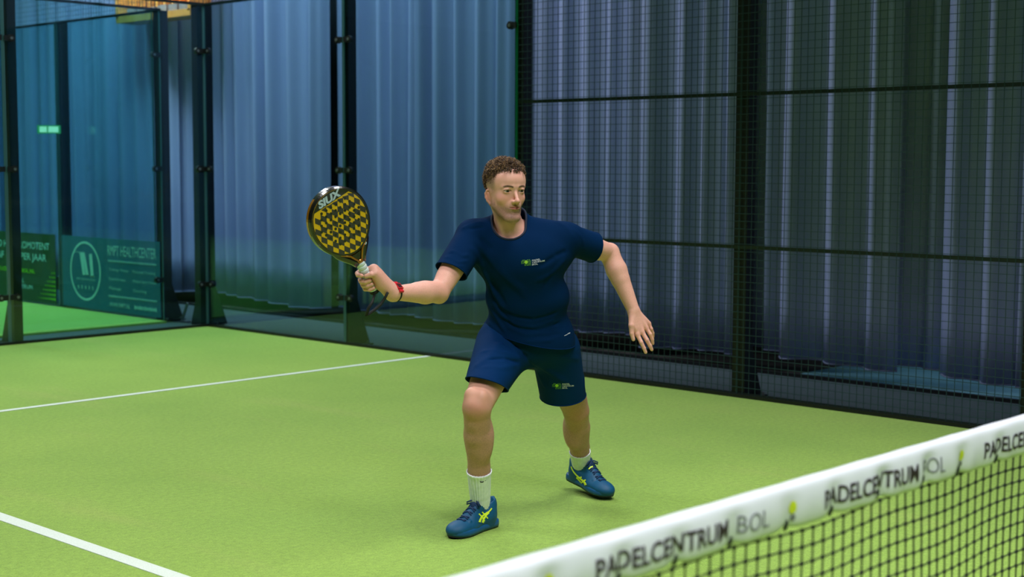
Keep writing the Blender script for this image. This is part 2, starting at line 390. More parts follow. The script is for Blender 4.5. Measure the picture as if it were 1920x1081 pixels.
for y in range(-10, 11, 4): MB().box((0, y, 1.12), (0.02, 0.02, 2.14)).build('hanger', M_steel, rl)
tag(rl, 'long metal track the curtains hang from', 'curtain rail')

# ------------------------------------------------------------------ banners on the neighbouring side glass
M_teal = mat('banner_teal', (0, 104, 134), 0.5, noise=(2, 0.25)); M_dkgreen = mat('banner_green', (14, 66, 44), 0.5, noise=(2, 0.3))
M_print = mat('banner_print', (160, 222, 214), 0.6); M_lime = mat('banner_lime', (150, 235, 20), 0.6)
XB = 9.985
def bmat(y, z):   # text plane on the court side of the glass: reads towards -Y, faces -X
    return Matrix(((0, 0, -1, -0.006), (-1, 0, 0, y), (0, 1, 0, z), (0, 0, 0, 1)))
b1 = empty('banner', (XB, 11.68, 0.02))
MB().box((0, 0, 0.375), (0.006, 1.84, 0.745)).build('sheet', M_teal, b1)
ring = MB(); N = 48
c0, ry, rz = 0.46, 0.30, 0.31
for k in range(N):
    a0, a1 = 2*math.pi*k/N, 2*math.pi*(k+1)/N
    q = [(-0.005, c0+rr*ry*math.cos(a), 0.39+rr*rz*math.sin(a)) for a, rr in ((a0, 1), (a1, 1), (a1, 0.92), (a0, 0.92))]
    ring.add(q, [(0, 1, 2, 3)])
ring.build('emblem_ring', M_print, b1)
for nm, body, y, z, h, w in (('print_title', 'RMPT HEALTHCENTER', 0.02, 0.575, 0.105, 0.88),
        ('print_line', 'Training / Fitness', 0.0, 0.42, 0.028, 0.36), ('print_line', 'Personal Training', -0.44, 0.42, 0.028, 0.40),
        ('print_line', 'Fysiotherapie', 0.0, 0.325, 0.028, 0.30), ('print_line', 'Medical Sport Fitness', -0.44, 0.325, 0.028, 0.42),
        ('print_line', 'Massage', 0.0, 0.23, 0.028, 0.22), ('print_line', 'Coaching', -0.44, 0.23, 0.028, 0.24),
        ('print_address', 'WWW.RMPT.NL', 0.0, 0.055, 0.042, 0.38),
        ('print_line', 'RMPT HEALTHCENTER', 0.63, 0.295, 0.02, 0.36),
        ):
    text_obj(nm, body, h, bmat(y, z), M_print, b1, width=w, bold=0.008 if 0.03 < h < 0.1 else 0.0)
em = MB()   # emblem: slanting strokes of a narrow M, a row of small ticks below
for (xt, yt), (xb, yb), w in (((152, 192), (188, 470), 17), ((184, 192), (230, 465), 18), ((276, 205), (294, 482), 19), ((105, 190), (105, 196), 36), ((292, 470), (296, 486), 24)):
    Q_ = lambda x, y: (-0.0052, 0.46-(x-205)*0.001523, 0.39-(y-420)*0.00085)
    em.add([Q_(xt-w, yt), Q_(xt+w, yt), Q_(xb+w, yb), Q_(xb-w, yb)], [(0, 1, 2, 3)])
em.build('emblem_letter', M_print, b1)
tk = MB()
for k in range(5): tk.box((-0.005, 0.60-0.07*k, 0.22), (0.002, 0.012, 0.035))
tk.build('emblem_ticks', M_print, b1)
tk = MB()   # closing line of small print, too soft in the photo to read
for k in range(13): tk.box((-0.005, -0.47-0.031*k, 0.074), (0.002, 0.020, 0.030+0.008*(k % 3 == 0)))
tk.build('small_print', M_print, b1)
for z in (0.525, 0.515, 0.165, 0.155):
    MB().box((-0.005, -0.42, z), (0.002, 0.88, 0.005)).build('rule', M_print, b1)
tag(b1, 'teal advertising banner with a round emblem behind the glass', 'banner')
b2 = empty('banner', (XB, 13.66, 0.02))
MB().box((0, 0, 0.375), (0.006, 1.84, 0.745)).build('sheet', M_dkgreen, b2)
for body, y, z, h, w, mm in (('WORD HIER PROMOTENT', 0.62, 0.575, 0.075, 1.42, M_print), ('AL VANAF', 0.86, 0.45, 0.075, 0.66, M_print), ('€100', 0.13, 0.45, 0.075, 0.28, M_lime),
                             ('PER JAAR', -0.18, 0.45, 0.075, 0.55, M_print), ('PADELCENTRUMBOL.NL', 0.50, 0.31, 0.04, 0.98, M_lime),
                             ('PADEL', 0.02, 0.195, 0.045, 0.26, M_print), ('CENTRUM', 0.02, 0.13, 0.045, 0.44, M_print), ('BOL', 0.02, 0.065, 0.045, 0.17, M_print)):
    text_obj('print', body, h, bmat(y, z), mm, b2, width=w, bold=0.008)
dots = MB()
for j in range(7):
    for i in range(8-j if j < 8 else 0):
        s = 0.024*(1-0.09*i)*(1-0.06*j)
        dots.box((-0.005, -0.89+0.047*i, 0.05+0.047*j), (0.002, s, s))
tag(dots.build('dot_pattern', M_lime, b2), label='lime dots fading from the corner')
tag(b2, 'dark green advertising banner with lime print behind the glass', 'banner')

# ------------------------------------------------------------------ wooden bay above the curtain, exit sign
M_wood = mat('orange_timber', (206, 140, 62), 0.6, noise=(9, 0.6, (168, 100, 36)), bump=(40, 0.1))
M_woodlit = mat('timber_back', (196, 126, 52), 0.7, noise=(4, 0.5))
M_grey = mat('grey_box', (132, 118, 122), 0.7, noise=(20, 0.6, (84, 88, 110)))
wb = empty('timber_bay', (10.90, 12.22, 3.07))
MB().box((0.10, 0, 0.035), (0.22, 1.42, 0.07)).build('sill', M_wood, wb)
MB().box((0.24, 0, 0.55), (0.03, 1.42, 1.1)).build('back_panel', M_woodlit, wb)
for s in (-1, 1): MB().box((0.10, s*0.69, 0.58), (0.22, 0.05, 1.06)).build('jamb', M_wood, wb)
for k in range(9): MB().box((0.18, -0.60+0.15*k, 0.62), (0.06, 0.03, 0.96)).build('slat', M_wood, wb)
for k in range(6): MB().box((0.09, -0.52+0.2*k, 0.105), (0.10, 0.16, 0.07+0.01*(k % 3))).build('ledge_box', M_grey, wb)
MB().box((0.10, 0, 1.14), (0.22, 1.42, 0.06)).build('head_board', M_wood, wb)
for s in (-1, 1): MB().box((0.10, s*0.5, 2.7), (0.02, 0.02, 3.1)).build('hanger', M_steel, wb)
tag(wb, 'orange timber framed bay high up above the curtains', 'wooden bay')
lampb = area('bay_lamp', (10.75, 12.3, 4.3), (0.2, 1.2), 110, (1, 0.82, 0.6), (0.35, 0, -1))
ex = empty('exit_sign', (9.75, 12.4, 1.83))
M_exit = mat('exit_green', (20, 150, 80), 0.4, emit=((90, 220, 130), 0.35)); M_exitw = mat('exit_white', (225, 255, 225), 0.4, emit=((225, 255, 215), 0.9))
Rz = Matrix.Rotation(-YAW+0.0, 3, 'Z')
MB().box((0, 0, 0.045), (0.235, 0.03, 0.085), Rz).build('box', M_exit, ex)
for dx, w in ((-0.055, 0.075), (0.05, 0.105)):
    MB().box(Rz @ Vector((dx, -0.016, 0.045)), (w, 0.004, 0.06), Rz).build('pictogram', M_exitw, ex)
for dx in (-0.09, 0.10): MB().tube([Rz @ Vector((dx, 0, 0.08)), Rz @ Vector((dx, 0, 5.6))], 0.002, 5).build('hanging_wire', M_black, ex)
tag(ex, 'small glowing green and white exit sign hanging behind the glass', 'exit sign')

# ------------------------------------------------------------------ net
M_tape = mat('net_tape_white', (212, 217, 226), 0.55, noise=(8, 0.35, (192, 200, 206)))
M_ink = mat('net_print_dark', (38, 24, 34), 0.6); M_ink2 = mat('net_print_grey', (112, 116, 122), 0.6); M_ball = mat('net_print_lime', (196, 210, 40), 0.6)
M_cord = mat('net_cord', (30, 40, 34), 0.7)
net = empty('net', (5.0, 0, 0)); rnd = random.Random(5)
TIES = [3.80+0.178*k for k in range(-21, 35)]; TIES = [t for t in TIES if 0.1 < t < 9.9]
tj = {t: (rnd.uniform(-0.02, 0.02), rnd.uniform(0.6, 1.2)) for t in TIES}
TIES = sorted(t+tj[t][0] for t in TIES); TA = [rnd.uniform(0.5, 1.2) for _ in TIES]
ZT, ZB = 0.932, 0.846
def tape_pt(x, v):
    """front face of the tape at X=x, v = 0 bottom .. 1 top; pulled in at the ties"""
    near = [(abs(x-t), a, t) for t, a in zip(TIES, TA) if abs(x-t) < 0.16]
    d = 0.0; lift = 0.0
    for ds, a, t in near:
        w = 0.014+0.030*v
        d += a*0.011*math.exp(-(ds/w)**2)*max(0.0, 1-1.25*v)**0.5 if v < 0.8 else 0
        d -= a*0.004*math.exp(-((ds-0.05)/0.03)**2)*(1-v)
        lift += a*0.007*math.exp(-(ds/0.03)**2)*(1-v)
    bulge = 0.009*math.sin(math.pi*min(1, v))**0.6
    return (-0.007-bulge+d+0.0015*math.sin(x*31), ZB+(ZT-ZB)*v+lift+0.003*math.sin(x*2.1)*(1-v))
V = []; Fc = []; xs = np.arange(0.0, 10.001, 0.0125); vv = [0, 0.12, 0.25, 0.38, 0.5, 0.62, 0.74, 0.85, 0.93, 1.0]
prof = len(vv)*2
for x in xs:
    fr = [tape_pt(x, v) for v in vv]
    for (y, z) in fr: V.append((x-5, y, z))
    for (y, z) in reversed(fr): V.append((x-5, -y*0.8+0.002, z+(0.0 if z < ZT-0.001 else 0.004)))
for i in range(len(xs)-1):
    for k in range(prof): Fc.append((i*prof+k, i*prof+(k+1) % prof, (i+1)*prof+(k+1) % prof, (i+1)*prof+k))
band = MB().add(V, Fc).build('top_band', M_tape, net, smooth=True)
def on_tape(me, x0):
    for v in me.vertices:
        x = x0+v.co.x; z = v.co.y; vfrac = min(1, max(0, (z-ZB)/(ZT-ZB)))
        y, zz = tape_pt(x, vfrac); v.co = (x-5, y-0.0015, z+(zz-(ZB+(ZT-ZB)*vfrac)))
def tape_text(body, x0, z0, h, w, m, bold):
    me = text_mesh(body, 1.0, bold, 0, 'LEFT', 3)
    bm = bmesh.new(); bm.from_mesh(me); bmesh.ops.triangulate(bm, faces=bm.faces)
    for _ in range(2): bmesh.ops.subdivide_edges(bm, edges=[e for e in bm.edges if e.calc_length() > 0.12], cuts=1, use_grid_fill=False); bmesh.ops.triangulate(bm, faces=bm.faces)
    bm.to_mesh(me); bm.free()
    xs_ = [v.co.x for v in me.vertices]; a, b = min(xs_), max(xs_)
    for v in me.vertices: v.co = ((v.co.x-a)/(b-a)*w, z0+v.co.y*h/0.70, 0)
    on_tape(me, x0); me.materials.append(m)
    o = bpy.data.objects.new('print_letters', me); COL.objects.link(o); o.parent = band
for k in range(-5, 8):
    X0 = 3.745+0.702*k
    if X0 < 0.3 or X0 > 9.2: continue
    tape_text('PADELCENTRUM', X0, 0.868, 0.036, 0.378, M_ink, 0.018)
    tape_text('BOL', X0+0.408, 0.868, 0.036, 0.098, M_ink2, -0.004)
    disc = MB(); n = 20
    pts = [(0.0115*math.cos(2*math.pi*i/n), 0.888+0.0135*math.sin(2*math.pi*i/n), 0) for i in range(n)]
    me = disc.add(pts, [tuple(range(n))]).mesh('print_ball'); on_tape(me, X0+0.592); me.materials.append(M_ball)
    o = bpy.data.objects.new('print_ball', me); COL.objects.link(o); o.parent = band
    me = MB().add([(p[0]*0.6, 0.866+(p[1]-0.888)*0.55, 0) for p in pts], [tuple(range(n))]).mesh('print_dot'); on_tape(me, X0+0.595); me.materials.append(M_ink2)
    o = bpy.data.objects.new('print_dot', me); COL.objects.link(o); o.parent = band
ties = MB()
for t, a in zip(TIES, TA):
    y, z = tape_pt(t, 0.1)
    MB().tube([(t-5-0.001, y+0.002, z-0.014), (t-5, y-0.003, z-0.004), (t-5+0.001, y-0.003, z+0.004), (t-5+0.001, y+0.004, z+0.009)], 0.0034, 6).build('tie', M_cord, net)
cords = MB(); sx, sz = 0.038, 0.0345
def cord_pt(x, z):
    return (x-5+0.004*math.sin(z*9+x*3.1), 0.003*math.sin(x*7+z*5), z+0.004*math.sin(x*11)+0.003*math.sin(x*4.3+z*13))
zz = np.arange(0.012, 0.866, sz)
for x in np.arange(0.02, 10.0, sx):
    near = 2.9 < x < 6.4
    cords.tube([cord_pt(x, z) for z in (zz if near else zz[::6])], 0.0021, 5 if near else 4, cap=False)
for z in zz:
    cords.tube([cord_pt(x, z) for x in np.arange(0.02, 10.0, sx)], 0.0021, 4, cap=False)
for x in np.arange(0.02, 10.0, sx):
    if 2.9 < x < 6.4:
        for z in zz: cords.box(cord_pt(x, z), (0.0075, 0.0065, 0.0065))
tag(cords.build('net_mesh', M_cord, net), label='dark knotted square cord netting', kind='stuff')
tag(net, 'court net with white printed top band across the foreground', 'net')

# ------------------------------------------------------------------ implicit-surface modelling for the player
def nrm(v):
    v = np.asarray(v, float); return v/np.linalg.norm(v)
def rcone(a, b, ra, rb, k=0.02, op='u'):
    """tapered capsule a->b"""
    a = np.asarray(a, float); b = np.asarray(b, float); ba = b-a; bb = float(ba @ ba)+1e-12
    def f(p):
        pa = p-a; h = np.clip((pa @ ba)/bb, 0, 1)
        d = pa-h[:, None]*ba
        return np.sqrt(np.einsum('ij,ij->i', d, d))-(ra+(rb-ra)*h)
    return (f, (a+b)/2, math.sqrt(bb)/2+max(ra, rb), k, op)
def ell(c, r, k=0.02, op='u', R=None):
    """ellipsoid; R = 3x3 with rows = local axes"""
    c = np.asarray(c, float); r = np.asarray(r, float)
    def f(p):
        q = p-c
        if R is not None: q = q @ R.T
        a = q/r; k0 = np.sqrt(np.einsum('ij,ij->i', a, a)); b = a/r; k1 = np.sqrt(np.einsum('ij,ij->i', b, b))+1e-9
        return k0*(k0-1.0)/k1
    return (f, c, float(r.max()), k, op)
def rbox(c, half, rad, k=0.01, op='u', R=None):
    c = np.asarray(c, float); half = np.asarray(half, float)
    def f(p):
        q = p-c
        if R is not None: q = q @ R.T
        q = np.abs(q)-(half-rad)
        o = np.maximum(q, 0); return np.sqrt(np.einsum('ij,ij->i', o, o))+np.minimum(q.max(axis=1), 0)-rad
    return (f, c, float(np.linalg.norm(half)), k, op)
def ridge(a, b, amp, w, zone=None):
    """raises (amp > 0) or sinks the surface along the segment a-b"""
    a = np.asarray(a, float); b = np.asarray(b, float); ba = b-a; bb = float(ba @ ba)+1e-12
    def f(p):
        pa = p-a; h = np.clip((pa @ ba)/bb, 0, 1); d = pa-h[:, None]*ba
        taper = np.clip(np.minimum(h, 1-h)*4+0.25, 0, 1)
        return amp*taper*np.exp(-np.einsum('ij,ij->i', d, d)/(w*w))
    return (f, (a+b)/2, math.sqrt(bb)/2+3*w, 0, 'd')
def sdf_eval(prims, p, cull=None):
    """cull = (centre, radius) of the point cloud"""
    d = np.full(len(p), 1.0)
    for f, c, r, k, op in prims:
        if cull is not None:
            m = (0.05 if op == 'd' else 0.075)
            if np.linalg.norm(c-cull[0])-r-cull[1] > m: continue
        e = f(p)
        if op == 'd': d = d-e; continue
        if op == 's': e = -e
        if op == 'u':
            h = np.maximum(k-np.abs(d-e), 0)/max(k, 1e-6); d = np.minimum(d, e)-h*h*k*0.25
        else:
            h = np.maximum(k-np.abs(d-e), 0)/max(k, 1e-6); d = np.maximum(d, e)+h*h*k*0.25
    return d
_OFF = np.array([(i, j, k) for i in (0, 1) for j in (0, 1) for k in (0, 1)])
_EDG = [(a, b) for a in range(8) for b in range(a+1, 8) if np.abs(_OFF[a]-_OFF[b]).sum() == 1]
def polygonise(prims, lo, hi, step, B=8):
    """naive surface nets evaluated only in blocks the surface passes through"""
    lo = np.asarray(lo, float); hi = np.asarray(hi, float); bs = step*B
    nb = np.ceil((hi-lo)/bs).astype(int)
    g = np.stack(np.meshgrid(*[np.arange(n) for n in nb], indexing='ij'), -1).reshape(-1, 3)
    cen = lo+(g+0.5)*bs
    # coarse pass in super blocks of 4
    key = (g//4); uk, inv = np.unique((key[:, 0]*1000+key[:, 1])*1000+key[:, 2], return_inverse=True)
    hd = bs*0.8661; keep = np.zeros(len(g), bool)
    order = np.argsort(inv, kind='stable'); bounds = np.searchsorted(inv[order], np.arange(len(uk)+1))
    for i in range(len(uk)):
        idx = order[bounds[i]:bounds[i+1]]; pts = cen[idx]; cc = pts.mean(0)
        d = sdf_eval(prims, pts, (cc, hd*4)); keep[idx] = np.abs(d) < hd*1.35+0.004
    g = g[keep]
    n1 = B+1; loc = np.stack(np.meshgrid(*[np.arange(n1)]*3, indexing='ij'), -1).reshape(-1, 3)
    NY, NZ = int(nb[1]*B+4), int(nb[2]*B+4)
    VK, VP, QK = [], [], []
    def ck(c): return ((c[:, 0]+1)*NY+(c[:, 1]+1))*NZ+(c[:, 2]+1)
    for b in g:
        base = b*B; pts = lo+(base+loc)*step
        d = sdf_eval(prims, pts, (lo+(base+B/2)*step, hd)).reshape(n1, n1, n1)
        s = d < 0
        if s.all() or not s.any(): continue
        # vertices: one per crossed cell
        cs = np.zeros((B, B, B), int)
        for o in _OFF: cs += s[o[0]:o[0]+B, o[1]:o[1]+B, o[2]:o[2]+B]
        cells = np.argwhere((cs > 0) & (cs < 8))
        if len(cells):
            vals = np.stack([d[cells[:, 0]+o[0], cells[:, 1]+o[1], cells[:, 2]+o[2]] for o in _OFF], 1)
            acc = np.zeros((len(cells), 3)); cnt = np.zeros(len(cells))
            for a, c in _EDG:
                va, vc = vals[:, a], vals[:, c]; cr = (va < 0) != (vc < 0)
                t = np.where(cr, va/np.where(cr, va-vc, 1), 0)
                acc += np.where(cr[:, None], _OFF[a]+t[:, None]*(_OFF[c]-_OFF[a]), 0); cnt += cr
            VP.append(lo+(base+cells+acc/cnt[:, None])*step); VK.append(ck(cells+base))
        for ax in range(3):
            sl0 = [slice(0, B)]*3; sl1 = list(sl0); sl1[ax] = slice(1, B+1)
            A, C = s[tuple(sl0)], s[tuple(sl1)]
            e = np.argwhere(A != C)
            if not len(e): continue
            ins = A[e[:, 0], e[:, 1], e[:, 2]]
            u = np.zeros(3, int); v = np.zeros(3, int); u[(ax+1) % 3] = 1; v[(ax+2) % 3] = 1
            gq = e+base
            q = np.stack([ck(gq-u-v), ck(gq-v), ck(gq), ck(gq-u)], 1)
            q[~ins] = q[~ins][:, ::-1]
            QK.append(q)
    VK = np.concatenate(VK); VP = np.concatenate(VP); QK = np.concatenate(QK)
    o = np.argsort(VK); VK = VK[o]; VP = VP[o]
    ix = np.searchsorted(VK, QK); ix = np.minimum(ix, len(VK)-1); ok = (VK[ix] == QK).all(1)
    return VP, ix[ok]
def smooth_mesh(V, Q, it=2, lam=0.5):
    n = len(V)
    for _ in range(it):
        acc = np.zeros_like(V); cnt = np.zeros(n)
        for a, b in ((0, 1), (1, 2), (2, 3), (3, 0)):
            np.add.at(acc, Q[:, a], V[Q[:, b]]); np.add.at(acc, Q[:, b], V[Q[:, a]]); np.add.at(cnt, Q[:, a], 1); np.add.at(cnt, Q[:, b], 1)
        V = V+lam*(acc/np.maximum(cnt, 1)[:, None]-V)
    return V
def mesh_np(name, V, Q, m, parent=None, smooth=True):
    me = bpy.data.meshes.new(name); me.vertices.add(len(V)); me.vertices.foreach_set('co', V.astype(np.float32).ravel())
    n = Q.shape[1]
    me.loops.add(Q.size); me.loops.foreach_set('vertex_index', Q.astype(np.int32).ravel())
    me.polygons.add(len(Q)); me.polygons.foreach_set('loop_start', np.arange(0, Q.size, n, dtype=np.int32))
    me.update(calc_edges=True); me.validate()
    if smooth: me.polygons.foreach_set('use_smooth', np.ones(len(me.polygons), bool))
    for x in (m if isinstance(m, (list, tuple)) else [m]): me.materials.append(x)
    o = bpy.data.objects.new(name, me); COL.objects.link(o)
    if parent is not None: o.parent = parent
    return o

# ------------------------------------------------------------------ player: joints in the player's own frame
# frame: x to the player's left, y away from the net corner where the photo was taken, z up; origin on the turf between the feet
PH = np.array([math.sin(YAW), math.cos(YAW), 0.0]); PR = np.array([math.cos(YAW), -math.sin(YAW), 0.0])
PO = np.array([6.62, 2.72, 0.0])
def at(px, py, D):
    """a point measured on the photograph at optical depth D (metres), in the player's frame"""
    w = CAM+FWD*D+RIGHT*((px-960)/F_PX*D)+UP*((540.5-py)/F_PX*D)-PO
    return np.array([w @ PR, w @ PH, w[2]])
person = empty('person', tuple(PO), -YAW)
tag(person, 'person in a navy shirt and shorts lunging with a racket held out', 'person')

headC = at(948, 356, 6.08)
TH = math.radians(27); PT = math.radians(4)
hx = np.array([math.cos(TH), math.sin(TH), 0]); hy = np.array([math.sin(TH)*math.cos(PT), -math.cos(TH)*math.cos(PT), -math.sin(PT)])
hz = np.cross(hx, hy); hz = hz if hz[2] > 0 else -hz
HM = np.stack([hx, hy, hz])
def H(x, y, z): return headC+x*hx+y*hy+z*hz
neckB = at(957, 428, 6.17); notch = at(958, 452, 6.09)
shR, elR, wrR = at(886, 442, 6.13), at(822, 548, 5.93), at(737, 549, 5.74)
shL, elL, wrL = at(1062, 447, 6.21), at(1143, 474, 6.41), at(1187, 580, 6.37)
chest, belly, pelv = at(972, 500, 6.18), at(985, 575, 6.26), at(988, 640, 6.34)
hipR, knR, anR = at(940, 655, 6.31), at(894, 764, 5.98), np.array([-.244, -.206, .110])
hipL, knL, anL = at(1040, 660, 6.40), at(1080, 770, 6.62), np.array([.218, .505, .115])
def lerp(a, b, t): return np.asarray(a)*(1-t)+np.asarray(b)*t

skin = []
# --- head
skin += [ell(H(0, -.014, .034), (.0765, .097, .084), 0.0, R=HM), ell(H(0, .028, .040), (.064, .062, .058), .03, R=HM),
         ell(H(0, .032, -.038), (.055, .056, .072), .03, R=HM)]
for s in (-1, 1):
    skin += [rcone(H(s*.046, .010, -.062), H(s*.019, .068, -.107), .017, .0165, .022),
             rcone(H(s*.057, .004, -.010), H(s*.047, .008, -.062), .012, .014, .02),
             ell(H(s*.0405, .052, -.030), (.0185, .020, .018), .025, R=HM)]
skin += [ell(H(0, .078, -.110), (.021, .0165, .015), .018, R=HM), rcone(H(-.012, .07, -.112), H(.012, .07, -.112), .013, .013, .015),
         ell(H(0, .020, -.095), (.035, .05, .022), .025, R=HM)]
for s in (-1, 1):
    skin += [rcone(H(s*.010, .0845, .0190), H(s*.046, .068, .0195), .0090, .0070, .012),
             ell(H(s*.0315, .1015, .004), (.0190, .0185, .0122), .012, 's', HM)]
for s in (-1, 1):
    skin += [ell(H(s*.0325, .0705, .0035), (.0170, .0165, .0150), .005, R=HM)]
# nose
skin += [rcone(H(0, .0835, .008), H(0, .1105, -.033), .0070, .0080, .009), ell(H(0, .1115, -.0365), (.0092, .0105, .0088), .006, R=HM)]
for s in (-1, 1):
    skin += [ell(H(s*.0112, .0970, -.0395), (.0070, .0105, .0072), .009, R=HM), ell(H(s*.0065, .1055, -.047), (.0035, .005, .004), .003, 's', HM)]
# mouth
skin += [ell(H(0, .073, -.064), (.031, .020, .026), .015, R=HM)]
for s in (-1, 1):
    skin += [rcone(H(0, .0935, -.0605), H(s*.0265, .0795, -.0642), .0048, .0022, .005), rcone(H(0, .0925, -.0700), H(s*.0235, .0810, -.0665), .0060, .0026, .006)]
skin += [ell(H(0, .094, -.0650), (.0275, .016, .0009), .003, 's', HM), ell(H(0, .096, -.0815), (.016, .009, .0055), .008, 's', HM),
         ell(H(0, .098, -.053), (.003, .006, .005), .004, 's', HM)]
# eye openings
for s in (-1, 1): skin += [ell(H(s*.0325, .090, .0030), (.0152, .020, .0046), .002, 's', HM)]
for s in (-1, 1): skin += [rcone(H(s*.019, .0835, .0105), H(s*.0325, .0868, .0118), .0013, .0016, .004), rcone(H(s*.0325, .0868, .0118), H(s*.0465, .0790, .0092), .0016, .0012, .004)]
# ears
for s in (-1, 1):
    er = np.stack([nrm(hx*1.0+hy*s*.55), nrm(hy-hx*s*.55), hz])
    E_ = lambda y, z, o=0.0: H(s*(.0700+o-.62*y-.008), y-.001, z-.024)
    rim = [(.006, .004), (.002, .017), (-.009, .025), (-.021, .021), (-.027, .008), (-.025, -.008), (-.018, -.022), (-.008, -.033), (.001, -.036)]
    for (y0, z0), (y1, z1) in zip(rim[:-1], rim[1:]): skin += [rcone(E_(y0, z0), E_(y1, z1), .0042, .0042, .004)]
    skin += [ell(E_(-.011, -.006, -.004), (.0045, .017, .026), .004, R=er), ell(E_(-.003, -.036, -.001), (.0055, .008, .008), .004, R=er), rcone(E_(-.016, .010), E_(-.014, -.014), .0035, .0035, .004),
             ell(E_(.006, -.010), (.004, .004, .006), .003, R=er)]
# --- neck and shoulders
skin += [rcone(H(.004, -.018, -.055), lerp(neckB, notch, .25)+np.array([0, .012, -.01]), .047, .068, .025)]
for s, sh in ((-1, shR), (1, shL)):
    skin += [rcone(H(s*.046, -.022, -.050), notch+np.array([s*.014, .012, -.012]), .013, .010, .02),
             rcone(lerp(neckB, sh, .18)+np.array([0, .03, .004]), lerp(neckB, sh, .9)+np.array([0, 0, -.006]), .040, .036, .03),
             rcone(notch+np.array([s*.02, .014, -.012]), lerp(notch, sh, .85)+np.array([0, .02, .02]), .012, .014, .03)]
skin += [ell(chest+np.array([0, .03, .02]), (.150, .100, .15), .05), ell(belly+np.array([0, .01, 0]), (.142, .10, .15), .06), ell(pelv, (.152, .112, .11), .06)]
# --- arms
def arm(sh, el, wr, bend):
    """bend: unit vector from the arm towards the flexor side"""
    bend = nrm(bend)
    return [rcone(sh, el, .056, .041, .02), rcone(lerp(sh, el, .25)+bend*.008, lerp(sh, el, .75)+bend*.006, .044, .040, .015),
            ell(el-bend*.012, (.030, .030, .030), .02), rcone(el, lerp(el, wr, .30), .040, .0445, .012), rcone(lerp(el, wr, .30), wr, .0445, .0275, .012),
            rcone(lerp(el, wr, .08)+bend*.010, lerp(el, wr, .45)+bend*.004, .036, .036, .015)]
bR = nrm(wrR-elR)+nrm(shR-elR); bL = nrm(wrL-elL)+nrm(shL-elL)
skin += arm(shR, elR, wrR, bR); skin += arm(shL, elL, wrL, bL)
# --- left hand, hanging
def fing(pts, r0, r1, k=.006):
    o = []; n = len(pts)-1
    for i in range(n):
        a, b = i/n, (i+1)/n
        o.append(rcone(pts[i], pts[i+1], r0+(r1-r0)*a, r0+(r1-r0)*b, k if i == 0 else .003))
    return o
mcpL = [at(1195, 626, 6.345), at(1204, 622, 6.355), at(1211.5, 614, 6.372), at(1216, 606, 6.392)]
for m_ in mcpL: skin += [rcone(lerp(wrL, m_, .08), m_, .0185, .0115, .012)]
skin += [rcone(lerp(wrL, mcpL[0], .1), lerp(wrL, mcpL[0], .75)+np.array([-.008, -.002, 0]), .018, .015, .012)]
for pts, r in (([mcpL[0], at(1202, 641, 6.335), at(1207.5, 652.5, 6.338), at(1210.5, 660, 6.342)], (.0098, .0073)),
               ([mcpL[1], at(1213, 637, 6.345), at(1219, 648, 6.35), at(1222, 655, 6.355)], (.0100, .0074)),
               ([mcpL[2], at(1219, 626, 6.365), at(1223, 636, 6.372), at(1224, 643.5, 6.38)], (.0094, .0068)),
               ([mcpL[3], at(1221, 616, 6.39), at(1224, 624, 6.40), at(1224.5, 631, 6.41)], (.0084, .0062))):
    skin += fing(pts, *r)
skin += [rcone(lerp(wrL, mcpL[0], .15)+np.array([-.006, -.006, 0]), at(1184, 610, 6.338), .017, .0125, .012)] + fing([at(1184, 610, 6.338), at(1184.5, 625, 6.335), at(1187.5, 636, 6.335)], .0118, .0082)
# --- racket axis (needed by the gripping hand)
RC = at(674, 490, 5.665)                      # collar: top of the grip
DG = 5.665
ax_t = nrm(at(606, 357, 5.53)-RC)             # towards the tip
view = np.array([0, -1.0, 0.05]); view = nrm(view)
n0 = nrm(view-ax_t*(view @ ax_t)); sd = np.cross(ax_t, n0); sd = sd if sd[0] > 0 else -sd
ph = math.radians(27); rn = nrm(math.cos(ph)*n0+math.sin(ph)*sd); rs = np.cross(ax_t, rn)
rs = rs if rs[0] > 0 else -rs
# --- right hand closed on the grip; e1 = to the right across the handle, e2 = towards the camera
def G(t, e1, e2):   # t metres below the collar along the handle
    return RC-ax_t*t+sd*e1+n0*e2
palm = G(.088, .036, .002)
skin += [rcone(wrR, palm, .0275, .027, .02), rcone(G(.058, .035, -.006), G(.118, .034, .0), .020, .021, .02), rcone(G(.060, .012, -.030), G(.118, .014, -.028), .0125, .0125, .016),
         rcone(wrR, G(.120, .036, .012), .024, .018, .02), rcone(wrR, G(.060, .034, -.02), .024, .014, .02)]
for t, up, rr in ((.048, -.004, .0098), (.074, 0, .0100), (.0945, .002, .0098), (.1135, .003, .0088)):
    first = t < .05
    pts = [G(t+.006, .010, -.031), G(t, -.014, -.028), G(t-up, -.0300, -.008), G(t-up, -.0285, .012), G(t-up+.003, -.012, .0275), G(t-up+.004, .004, .029)]
    if first: pts = [G(t+.008, .012, -.031), G(t, -.012, -.029), G(t-.003, -.029, -.010), G(t-.003, -.028, .010), G(t-.001, -.016, .024)]
    skin += fing(pts, rr, rr*.86, .004)
# thumb crosses the front of the handle
skin += [rcone(lerp(wrR, palm, .35)+n0*.012, G(.066, .034, .018), .018, .0145, .016)] + fing([G(.066, .034, .018), G(.058, .020, .030), G(.054, .000, .0315)], .0125, .0088, .008)
